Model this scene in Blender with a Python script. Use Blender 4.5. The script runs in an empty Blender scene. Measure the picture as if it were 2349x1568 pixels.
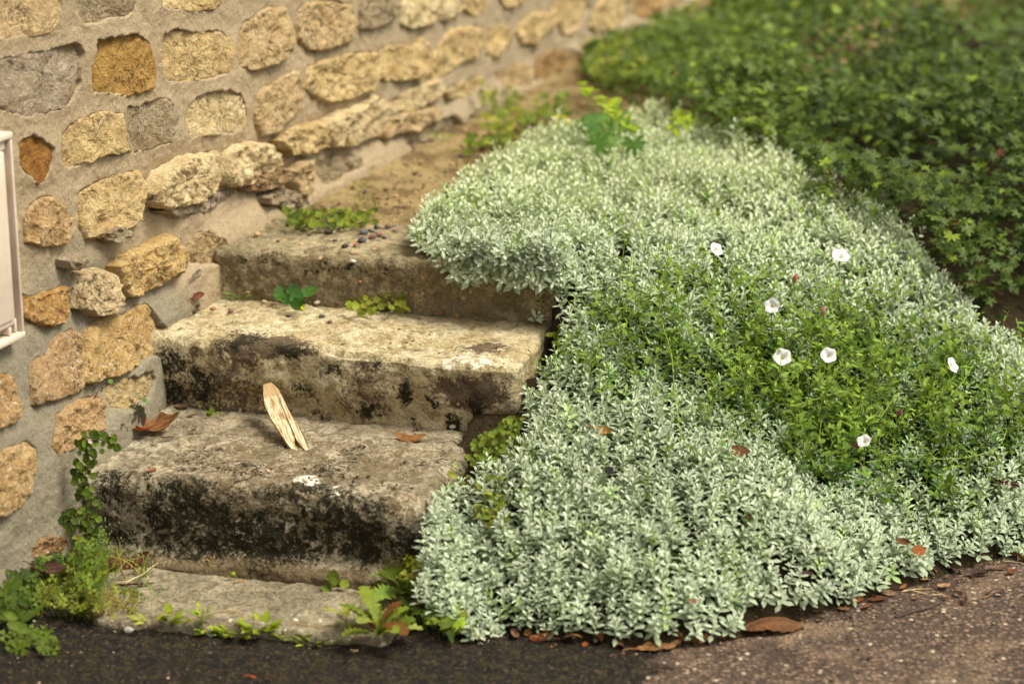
import bpy, math, random
import numpy as np
from mathutils import Vector

SC = bpy.context.scene
COL = SC.collection
random.seed(7)
RNG = np.random.default_rng(7)

# ------------------------------------------------------------------ camera
PITCH = math.radians(18.0)
CAM = np.array([0.0, -5.23, 1.90])
FPX = 2349 * 85.0 / 36.0
cam_data = bpy.data.cameras.new('camera')
cam = bpy.data.objects.new('camera', cam_data)
COL.objects.link(cam)
cam.location = CAM
cam.rotation_euler = (math.radians(90) - PITCH, 0, 0)
cam_data.lens = 85
cam_data.sensor_width = 36
cam_data.clip_start = 0.05
cam_data.clip_end = 200
cam_data.dof.use_dof = True
cam_data.dof.focus_distance = 4.93
cam_data.dof.aperture_fstop = 1.9
cam_data.dof.aperture_blades = 9
SC.camera = cam

# ------------------------------------------------------------------ sky, sun, exposure
SUN_EL, SUN_AZ = math.radians(58), math.radians(104)   # azimuth of the sun, clockwise from +Y
world = bpy.data.worlds.new('World')
SC.world = world
world.use_nodes = True
wn = world.node_tree
wn.nodes.clear()
sky = wn.nodes.new('ShaderNodeTexSky')
sky.sky_type = 'NISHITA'
sky.sun_disc = False
sky.sun_elevation = SUN_EL
sky.sun_rotation = SUN_AZ
sky.air_density = 1.0
sky.dust_density = 6.0
sky.ozone_density = 0.6
hs = wn.nodes.new('ShaderNodeHueSaturation')            # cloud cover: the sky is almost grey
hs.inputs['Saturation'].default_value = 0.0
bg = wn.nodes.new('ShaderNodeBackground')
bg.inputs['Strength'].default_value = 0.105
wo = wn.nodes.new('ShaderNodeOutputWorld')
wn.links.new(sky.outputs[0], hs.inputs['Color'])
wn.links.new(hs.outputs[0], bg.inputs['Color'])
wn.links.new(bg.outputs[0], wo.inputs['Surface'])
sl = bpy.data.lights.new('sun', 'SUN')
sl.energy = 2.3
sl.angle = math.radians(22)
sl.color = (1.0, 0.91, 0.73)
sun = bpy.data.objects.new('sun', sl)
COL.objects.link(sun)
_d = Vector((math.sin(SUN_AZ) * math.cos(SUN_EL), math.cos(SUN_AZ) * math.cos(SUN_EL), math.sin(SUN_EL)))
sun.rotation_euler = (-_d).to_track_quat('-Z', 'Y').to_euler()
sun.location = (2, -2, 6)
vs = SC.view_settings
SC.display_settings.display_device = 'sRGB'
vs.view_transform = 'Standard'
vs.look = 'None'
vs.exposure = 0.80
vs.gamma = 1.0
vs.use_curve_mapping = False
SC.render.engine = 'CYCLES'
SC.cycles.use_denoising = True
SC.cycles.max_bounces = 6
SC.cycles.diffuse_bounces = 3
SC.cycles.transmission_bounces = 3
SC.cycles.caustics_reflective = False
SC.cycles.caustics_refractive = False

# ------------------------------------------------------------------ numbers: rays and noise
def ray(px, py):
    """point of the 2349 x 1568 picture -> direction in the world"""
    u = (px - 1174.5) / FPX
    v = (784 - py) / FPX
    c, s = math.cos(PITCH), math.sin(PITCH)
    return np.array([u, c + v * s, -s + v * c])

def project(P):
    P = np.atleast_2d(P) - CAM
    c, s = math.cos(PITCH), math.sin(PITCH)
    f = P[:, 1] * c - P[:, 2] * s
    up = P[:, 1] * s + P[:, 2] * c
    return np.stack([1174.5 + FPX * P[:, 0] / f, 784 - FPX * up / f], 1)

def at_z(px, py, z=0.0):
    d = ray(px, py)
    return CAM + d * ((z - CAM[2]) / d[2])

def at_surf(px, py, fn):
    """walk the ray down to the surface z = fn(x, y)"""
    d = ray(px, py)
    t = np.linspace(3.6, 12.0, 3400)
    P = CAM + d[None] * t[:, None]
    below = P[:, 2] < fn(P[:, 0], P[:, 1])
    i = int(np.argmax(below)) if below.any() else len(t) - 1
    return P[i]

def _hash(ix, iy, iz, seed):
    h = (ix * 374761393 + iy * 668265263 + iz * 2147483647 + seed * 974634777) & 0xFFFFFFFF
    h = ((h ^ (h >> 13)) * 1274126177) & 0xFFFFFFFF
    h = ((h ^ (h >> 16)) * 2246822519) & 0xFFFFFFFF
    return ((h ^ (h >> 15)) & 0xFFFFFF) / float(0xFFFFFF)

def vnoise(P, seed=0):
    P = np.asarray(P, float)
    I = np.floor(P).astype(np.int64)
    f = P - I
    f = f * f * (3 - 2 * f)
    r = 0
    for dx in (0, 1):
        wx = f[:, 0] if dx else 1 - f[:, 0]
        for dy in (0, 1):
            wy = f[:, 1] if dy else 1 - f[:, 1]
            for dz in (0, 1):
                wz = f[:, 2] if dz else 1 - f[:, 2]
                r = r + wx * wy * wz * _hash(I[:, 0] + dx, I[:, 1] + dy, I[:, 2] + dz, seed)
    return r * 2 - 1

def fbm(P, scale, octv=4, seed=0, gain=0.5):
    P = np.asarray(P, float) * scale
    a, r, n = 1.0, 0, 0
    for o in range(octv):
        r = r + a * vnoise(P * (2.03 ** o) + 17.3 * o, seed + o)
        n += a
        a *= gain
    return r / n

def P3(x, y, z=0.0):
    x = np.asarray(x, float)
    return np.stack([x, np.asarray(y, float) + 0 * x, np.zeros_like(x) + z], -1).reshape(-1, 3)

def sstep(a, b, x):
    t = np.clip((x - a) / (b - a), 0, 1)
    return t * t * (3 - 2 * t)

def poly_sd(pts, poly):
    """signed distance (negative inside) of points (N,2) to a polygon"""
    poly = np.asarray(poly, float)
    n = len(poly)
    d2 = np.full(len(pts), 1e9)
    inside = np.zeros(len(pts), bool)
    for i in range(n):
        a, b = poly[i], poly[(i + 1) % n]
        e = b - a
        w = pts - a
        t = np.clip((w @ e) / (e @ e + 1e-12), 0, 1)
        d = w - t[:, None] * e
        d2 = np.minimum(d2, (d * d).sum(1))
        c = (a[1] > pts[:, 1]) != (b[1] > pts[:, 1])
        with np.errstate(divide='ignore', invalid='ignore'):
            xi = e[0] * (pts[:, 1] - a[1]) / (e[1] if e[1] != 0 else 1e-12) + a[0]
        inside ^= c & (pts[:, 0] < xi)
    d = np.sqrt(d2)
    return np.where(inside, -d, d)

def lin(r, g, b):
    f = lambda c: (c / 255 / 12.92) if c / 255 <= 0.04045 else ((c / 255 + 0.055) / 1.055) ** 2.4
    return (f(r), f(g), f(b), 1.0)

# ------------------------------------------------------------------ objects
def fast_mesh(name, V, F, smooth=True, col=None, attrs=None):
    me = bpy.data.meshes.new(name)
    V = np.ascontiguousarray(V, dtype=np.float32)
    if isinstance(F, list) and len(F) and not np.isscalar(F[0][0]) and len(set(len(f) for f in F)) > 1:
        me.from_pydata(V.tolist(), [], [list(map(int, f)) for f in F])
    else:
        F = np.ascontiguousarray(F, dtype=np.int32)
        k = F.shape[1]
        me.vertices.add(len(V))
        me.vertices.foreach_set('co', V.ravel())
        me.loops.add(F.size)
        me.loops.foreach_set('vertex_index', F.ravel())
        me.polygons.add(len(F))
        me.polygons.foreach_set('loop_start', np.arange(0, F.size, k, dtype=np.int32))
    me.update(calc_edges=True)
    me.validate()
    if smooth:
        me.polygons.foreach_set('use_smooth', np.ones(len(me.polygons), dtype=bool))
    if col is not None:
        ca = me.color_attributes.new('Col', 'FLOAT_COLOR', 'POINT')
        c = np.ones((len(V), 4), np.float32)
        c[:, :3] = col
        ca.data.foreach_set('color', c.ravel())
    for k2, a in (attrs or {}).items():
        at = me.attributes.new(k2, 'FLOAT', 'POINT')
        at.data.foreach_set('value', np.ascontiguousarray(a, dtype=np.float32))
    return me

WLOC = {}
def link(name, data, mat=None, parent=None, loc=(0, 0, 0), rot=None, scale=None):
    o = bpy.data.objects.new(name, data)
    COL.objects.link(o)
    loc = np.asarray(loc, float)
    WLOC[o.name] = loc
    if parent is not None:
        o.parent = parent
        o.location = loc - WLOC[parent.name]
    else:
        o.location = loc
    if rot is not None:
        o.rotation_euler = rot
    if scale is not None:
        o.scale = (scale, scale, scale) if np.isscalar(scale) else scale
    if mat is not None and data is not None and not data.materials:
        data.materials.append(mat)
    return o

def mobj(name, V, F, mat, parent=None, loc=None, smooth=True, col=None, attrs=None):
    V = np.asarray(V, float)
    if loc is None:
        loc = np.array([V[:, 0].mean(), V[:, 1].mean(), V[:, 2].min()])
    loc = np.asarray(loc, float)
    return link(name, fast_mesh(name, V - loc, F, smooth, col, attrs), mat, parent, loc)

def tag(o, label=None, cat=None, group=None, kind=None):
    if label: o['label'] = label
    if cat: o['category'] = cat
    if group: o['group'] = group
    if kind: o['kind'] = kind
    return o

def empty(name, loc, label=None, cat=None, group=None, kind=None):
    o = link(name, None, loc=loc)
    o.empty_display_size = 0.03
    return tag(o, label, cat, group, kind)

def grid_faces(nu, nv):
    i = np.arange(nu - 1)[:, None] * nv + np.arange(nv - 1)[None]
    i = i.ravel()
    return np.stack([i, i + nv, i + nv + 1, i + 1], 1)

# ------------------------------------------------------------------ material helpers
class MT:
    def __init__(s, name, rough=0.9, spec=0.25):
        s.m = bpy.data.materials.new(name)
        s.m.use_nodes = True
        s.nt = s.m.node_tree
        s.b = s.nt.nodes['Principled BSDF']
        s.out = s.nt.nodes['Material Output']
        s.b.inputs['Roughness'].default_value = rough
        s.b.inputs['Specular IOR Level'].default_value = spec
        s.geo = s.n('ShaderNodeNewGeometry')
        s.pos = s.geo.outputs['Position']
    def n(s, t, **kw):
        nd = s.nt.nodes.new(t)
        for k, v in kw.items():
            setattr(nd, k, v)
        return nd
    def set(s, sock, v):
        if v is None: return
        if isinstance(v, bpy.types.NodeSocket): s.nt.links.new(v, sock)
        elif isinstance(v, (tuple, list)) and len(v) == 3 and sock.type == 'RGBA': sock.default_value = (*v, 1)
        else: sock.default_value = v
    def noise(s, scale, detail=4, rough=0.55, vec=None, dist=0.0, out='Fac'):
        nd = s.n('ShaderNodeTexNoise')
        s.set(nd.inputs['Vector'], vec or s.pos)
        nd.inputs['Scale'].default_value = scale
        nd.inputs['Detail'].default_value = detail
        nd.inputs['Roughness'].default_value = rough
        nd.inputs['Distortion'].default_value = dist
        return nd.outputs[out]
    def vor(s, scale, out='Distance', feature='F1', vec=None, rand=1.0):
        nd = s.n('ShaderNodeTexVoronoi', feature=feature)
        s.set(nd.inputs['Vector'], vec or s.pos)
        nd.inputs['Scale'].default_value = scale
        nd.inputs['Randomness'].default_value = rand
        return nd.outputs[out]
    def ramp(s, fac, a, b, va=0.0, vb=1.0):
        nd = s.n('ShaderNodeMapRange', interpolation_type='SMOOTHSTEP')
        s.set(nd.inputs['Value'], fac)
        nd.inputs['From Min'].default_value = a
        nd.inputs['From Max'].default_value = b
        nd.inputs['To Min'].default_value = va
        nd.inputs['To Max'].default_value = vb
        return nd.outputs[0]
    def math(s, op, a, b=None):
        nd = s.n('ShaderNodeMath', operation=op)
        s.set(nd.inputs[0], a)
        if b is not None: s.set(nd.inputs[1], b)
        return nd.outputs[0]
    def mix(s, fac, a, b, blend='MIX'):
        nd = s.n('ShaderNodeMix', data_type='RGBA', blend_type=blend)
        s.set(nd.inputs[0], fac)
        s.set(nd.inputs[6], a)
        s.set(nd.inputs[7], b)
        return nd.outputs[2]
    def attr(s, name, out='Fac'):
        nd = s.n('ShaderNodeAttribute', attribute_name=name)
        return nd.outputs[out]
    def sep(s, v=None):
        nd = s.n('ShaderNodeSeparateXYZ')
        s.set(nd.inputs[0], v or s.pos)
        return nd.outputs
    def bump(s, h, dist=0.005, strength=1.0, prev=None):
        nd = s.n('ShaderNodeBump')
        nd.inputs['Strength'].default_value = strength
        nd.inputs['Distance'].default_value = dist
        s.set(nd.inputs['Height'], h)
        if prev is not None: s.set(nd.inputs['Normal'], prev)
        return nd.outputs[0]
    def done(s, color, normal=None, rough=None):
        s.set(s.b.inputs['Base Color'], color)
        if normal is not None: s.set(s.b.inputs['Normal'], normal)
        if rough is not None: s.set(s.b.inputs['Roughness'], rough)
        return s.m

def leaf_mat(name, color=None, trans=0.35, rough=0.6, var=0.25, scale=60, tint=(1.0, 1.15, 0.55), spec=0.3, use_attr=True, bumpd=0.0):
    t = MT(name, rough, spec)
    c = t.attr('Col', 'Color') if use_attr else color
    nz = t.noise(scale, 3)
    f = t.ramp(nz, 0.3, 0.7, 1 - var, 1 + var)
    cm = t.n('ShaderNodeVectorMath', operation='SCALE')
    t.set(cm.inputs[0], c)
    t.set(cm.inputs['Scale'], f)
    col = cm.outputs[0]
    t.set(t.b.inputs['Base Color'], col)
    if bumpd:
        t.set(t.b.inputs['Normal'], t.bump(t.noise(scale * 6, 3), bumpd))
    tr = t.n('ShaderNodeBsdfTranslucent')
    tc = t.n('ShaderNodeVectorMath', operation='MULTIPLY')
    t.set(tc.inputs[0], col)
    tc.inputs[1].default_value = tint
    t.set(tr.inputs['Color'], tc.outputs[0])
    mx = t.n('ShaderNodeMixShader')
    mx.inputs[0].default_value = trans
    t.nt.links.new(t.b.outputs[0], mx.inputs[1])
    t.nt.links.new(tr.outputs[0], mx.inputs[2])
    t.nt.links.new(mx.outputs[0], t.out.inputs['Surface'])
    return t.m
# ================================================================== THE GROUND
PAVE_Z = -0.02
_bd = [(700, 1310), (930, 1345), (1020, 1395), (1180, 1450), (1400, 1480), (1700, 1472), (1800, 1410), (1950, 1385),
       (2060, 1335), (2250, 1290), (2349, 1245), (2700, 1120)]
BORDER = np.array([at_z(x, y, 0.0)[:2] for x, y in _bd])

def border_y(x):
    return np.interp(x, BORDER[:, 0], BORDER[:, 1], left=BORDER[0, 1], right=BORDER[-1, 1])

def border_ys(x):
    return (border_y(x - 0.12) + border_y(x - .06) + border_y(x) + border_y(x + .06) + border_y(x + 0.12)) / 5

# plan of the three blocks: front-left, front-right, back-right, back-left
BLOCKS = [
    dict(plan=[(-1.02, -0.730), (-0.185, -0.932), (0.02, -0.43), (-0.90, -0.22)], z0=-0.04, z1=0.200),
    dict(plan=[(-0.92, -0.345), (0.012, -0.592), (0.125, -0.16), (-0.78, 0.02)], z0=0.165, z1=0.340),
    dict(plan=[(-0.668, -0.112), (0.092, -0.297), (0.13, 0.04), (-0.56, 0.14)], z0=0.30, z1=0.452),
]

def bed_z(x, y):
    d = (y - border_ys(x)) * 0.93
    t = np.clip(d / 1.08, 0, 1)
    return -0.03 + 0.37 * (0.35 * t + 0.65 * t * t * (3 - 2 * t)) + 0.02 * sstep(0, 0.05, d) + 0.09 * sstep(0.0, 0.24, d)

def soil_z(x, y):
    x = np.asarray(x, float)
    y = np.asarray(y, float)
    z = bed_z(x, y)
    # the landing beside the wall
    xr = np.interp(y, [-0.3, 0.1, 0.4, 2.0], [0.05, 0.0, 0.1, 1.4])
    land = 0.445 + 0.02 * sstep(0.3, 2.5, y)
    k = sstep(0.10, -0.12, x - xr) * sstep(-0.12, 0.02, y + 0.25 * x)
    z = z * (1 - k) + land * k
    z = np.where(y > 0.6, np.maximum(z, 0.43), z)
    # nothing under the blocks
    inst = np.zeros(x.shape)
    s = (x < 0.13 + 0.0 * y) & (y + 0.25 * x < -0.02) 
    s2 = (x < np.interp(y, [-0.95, -0.45], [-0.24, -0.04])) & (y < -0.3)
    s3 = (x < 0.08) & (y + 0.25 * x < -0.03) & (y > -0.5)
    z = np.where((s2 | s3), np.minimum(z, -0.05), z)
    return z

def build_ground():
    # pavement: fine sheet in view, coarse beyond
    xs = np.concatenate([np.linspace(-25, -1.7, 14), np.linspace(-1.6, 1.8, 380), np.linspace(1.9, 25, 14)])
    ys = np.concatenate([np.linspace(-25, -2.1, 14), np.linspace(-2.0, -0.55, 190), np.linspace(-0.5, 0.5, 8)])
    X, Y = np.meshgrid(xs, ys, indexing='ij')
    p = P3(X.ravel(), Y.ravel())
    z = PAVE_Z + 0.004 * fbm(p, 6, 3, 3) + 0.0016 * fbm(p, 60, 3, 5)
    moss = moss_mask(X.ravel(), Y.ravel())
    z = z + 0.006 * moss * (0.5 + fbm(p, 35, 3, 8))
    V = np.stack([X.ravel(), Y.ravel(), z], 1)
    o = mobj('pavement', V, grid_faces(len(xs), len(ys)), M['pavement'], loc=(0, 0, 0), attrs={'moss': moss})
    tag(o, 'reddish brown tarmac pavement, dark and mossy towards the steps', kind='structure')
    xs = np.concatenate([np.linspace(-8, -1.3, 8), np.linspace(-1.2, 1.9, 300), np.linspace(2.0, 4.5, 60), np.linspace(5, 30, 12)])
    ys = np.concatenate([np.linspace(-1.25, 1.2, 250), np.linspace(1.22, 3.6, 120), np.linspace(3.8, 40, 24)])
    X, Y = np.meshgrid(xs, ys, indexing='ij')
    x, y = X.ravel(), Y.ravel()
    z = soil_z(x, y)
    p = P3(x, y)
    z = z + 0.008 * fbm(p, 8, 4, 11) + 0.004 * fbm(p, 45, 3, 12) * (z > 0.2)
    edge = y - border_y(x)
    z = np.where((edge < 0.0) | (x < -0.25) & (y < -0.3), -0.1, z)
    V = np.stack([x, y, z], 1)
    o = mobj('ground', V, grid_faces(len(xs), len(ys)), M['soil'], loc=(0, 0, 0))
    tag(o, 'sandy brown earth of the planting bed and of the landing above the steps', kind='structure')

def moss_mask(x, y):
    a = sstep(0.42, 0.0, x + 0.30 * fbm(P3(x, y), 5, 3, 21) + 0.6 * np.maximum(0, -1.25 - y) )
    b = sstep(-0.75, -0.95, y)
    return a * b

M = {}
def make_ground_mats():
    t = MT('tarmac', 0.85, 0.25)
    wv = t.n('ShaderNodeVectorMath', operation='MULTIPLY_ADD'); t.set(wv.inputs[0], t.noise(70, 2, out='Color')); wv.inputs[1].default_value = (.012, .012, .012); t.set(wv.inputs[2], t.pos)
    vc = t.vor(100, 'Color', vec=wv.outputs[0])
    vd = t.vor(100, 'Distance', vec=wv.outputs[0])
    sp = t.n('ShaderNodeSeparateColor'); t.set(sp.inputs[0], vc)
    chip = t.mix(t.ramp(sp.outputs[0], 0.1, 0.95), lin(82, 65, 53), lin(126, 104, 86))
    chip = t.mix(t.ramp(sp.outputs[1], 0.955, 0.97), chip, lin(176, 158, 132))
    chip = t.mix(t.ramp(sp.outputs[2], 0.84, 0.9), chip, lin(48, 40, 38))
    binder = lin(68, 55, 44)
    c = t.mix(t.ramp(vd, 0.32, 0.62), chip, binder)
    c = t.mix(t.ramp(t.noise(6, 7, 0.7), 0.48, 0.66, 0, 0.55), c, t.mix(t.noise(70, 3), lin(126, 104, 80), lin(146, 124, 98)))
    c = t.mix(t.ramp(t.noise(9, 6, 0.7), 0.56, 0.62, 0, 0.7), c, lin(58, 46, 38))
    moss = t.ramp(t.math('ADD', t.attr('moss'), t.math('MULTIPLY', t.math('SUBTRACT', t.noise(24, 6, 0.7), 0.5), 1.3)), 0.42, 0.62)
    mc = t.mix(t.ramp(t.noise(45, 8, 0.8), 0.46, 0.68), lin(14, 11, 7), lin(54, 47, 15))
    mc = t.mix(t.ramp(t.noise(130, 4, 0.8), 0.57, 0.62), mc, lin(84, 66, 54))
    c = t.mix(moss, c, mc)
    h = t.math('SUBTRACT', 1.0, vd)
    h = t.math('ADD', h, t.math('MULTIPLY', t.noise(220, 4), 0.6))
    M['pavement'] = t.done(c, t.bump(h, 0.0045, 0.9), 0.85)

    t = MT('earth', 0.95, 0.15)
    n1 = t.noise(7, 6, 0.65)
    c = t.mix(t.ramp(n1, 0.4, 0.62), lin(158, 138, 94), lin(110, 92, 60))
    vc = t.vor(70, 'Color'); vd = t.vor(70, 'Distance')
    sp = t.n('ShaderNodeSeparateColor'); t.set(sp.inputs[0], vc)
    peb = t.mix(t.ramp(sp.outputs[0], 0.0, 1.0), lin(110, 72, 62), lin(190, 160, 116))
    peb = t.mix(t.ramp(sp.outputs[2], 0.75, 0.78), peb, lin(70, 68, 70))
    msk = t.math('MULTIPLY', t.ramp(vd, 0.42, 0.30), t.ramp(sp.outputs[1], 0.45, 0.5))
    c = t.mix(msk, c, peb)
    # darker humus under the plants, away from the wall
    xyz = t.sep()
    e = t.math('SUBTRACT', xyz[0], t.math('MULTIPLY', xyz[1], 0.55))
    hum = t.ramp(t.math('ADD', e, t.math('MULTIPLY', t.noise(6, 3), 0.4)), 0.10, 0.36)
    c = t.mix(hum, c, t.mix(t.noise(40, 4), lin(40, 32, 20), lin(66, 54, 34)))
    h = t.math('ADD', t.math('MULTIPLY', msk, 0.7), t.noise(90, 5, 0.7))
    M['soil'] = t.done(c, t.bump(h, 0.012, 0.9), 0.95)
make_ground_mats()
build_ground()
# ================================================================== THE WALL
WS = 0.42
_l = math.hypot(1, WS)
WDIR = np.array([WS / _l, 1 / _l, 0])            # along the wall, away from the camera
WN = np.array([1 / _l, -WS / _l, 0])             # out of the wall
W0 = np.array([-0.62, 0, 0])

def wall_sh(px, py, off=0.0):
    """picture point -> (along, height) on the plane of the wall"""
    d = ray(px, py)
    o = W0 + WN * off
    t = ((o - CAM) @ WN) / (d @ WN)
    P = CAM + d * t
    return np.array([(P - W0) @ WDIR, P[2]])

def bulge(s, h):
    """the foot of the wall thickens towards the pavement"""
    return 0.065 * sstep(-0.22, -0.62, s) * sstep(0.62, 0.15, h)

def trace(px, py):
    a = wall_sh(px, py)
    for _ in range(5):
        a = wall_sh(px, py, float(bulge(a[0], a[1])))
    return a

def wall_P(s, h, n):
    s = np.asarray(s, float); h = np.asarray(h, float); n = np.asarray(n, float)
    return W0 + s[..., None] * WDIR + n[..., None] * WN + np.stack([0 * h, 0 * h, h], -1)

def crop(k, p):
    x, y = p
    S = 1 / 1.74372
    if k == 'A': return (x / 3, y / 3)
    if k == 'B': return (783.4 + x / 3, y / 3)
    if k == 'C': return (x / 3, 523 + y / 3)
    if k == 'E': return (x / 3, 1045 + y / 3)
    if k == 'G': return ((900 + x / 1.566) * S, (100 + y / 1.566) * S)
    if k == 'F': return ((600 + x / 1.807) * S, (600 + y / 1.807) * S)
    if k == 'H': return ((2200 + x / 2.1355) * S, (y / 2.1355) * S)

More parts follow.
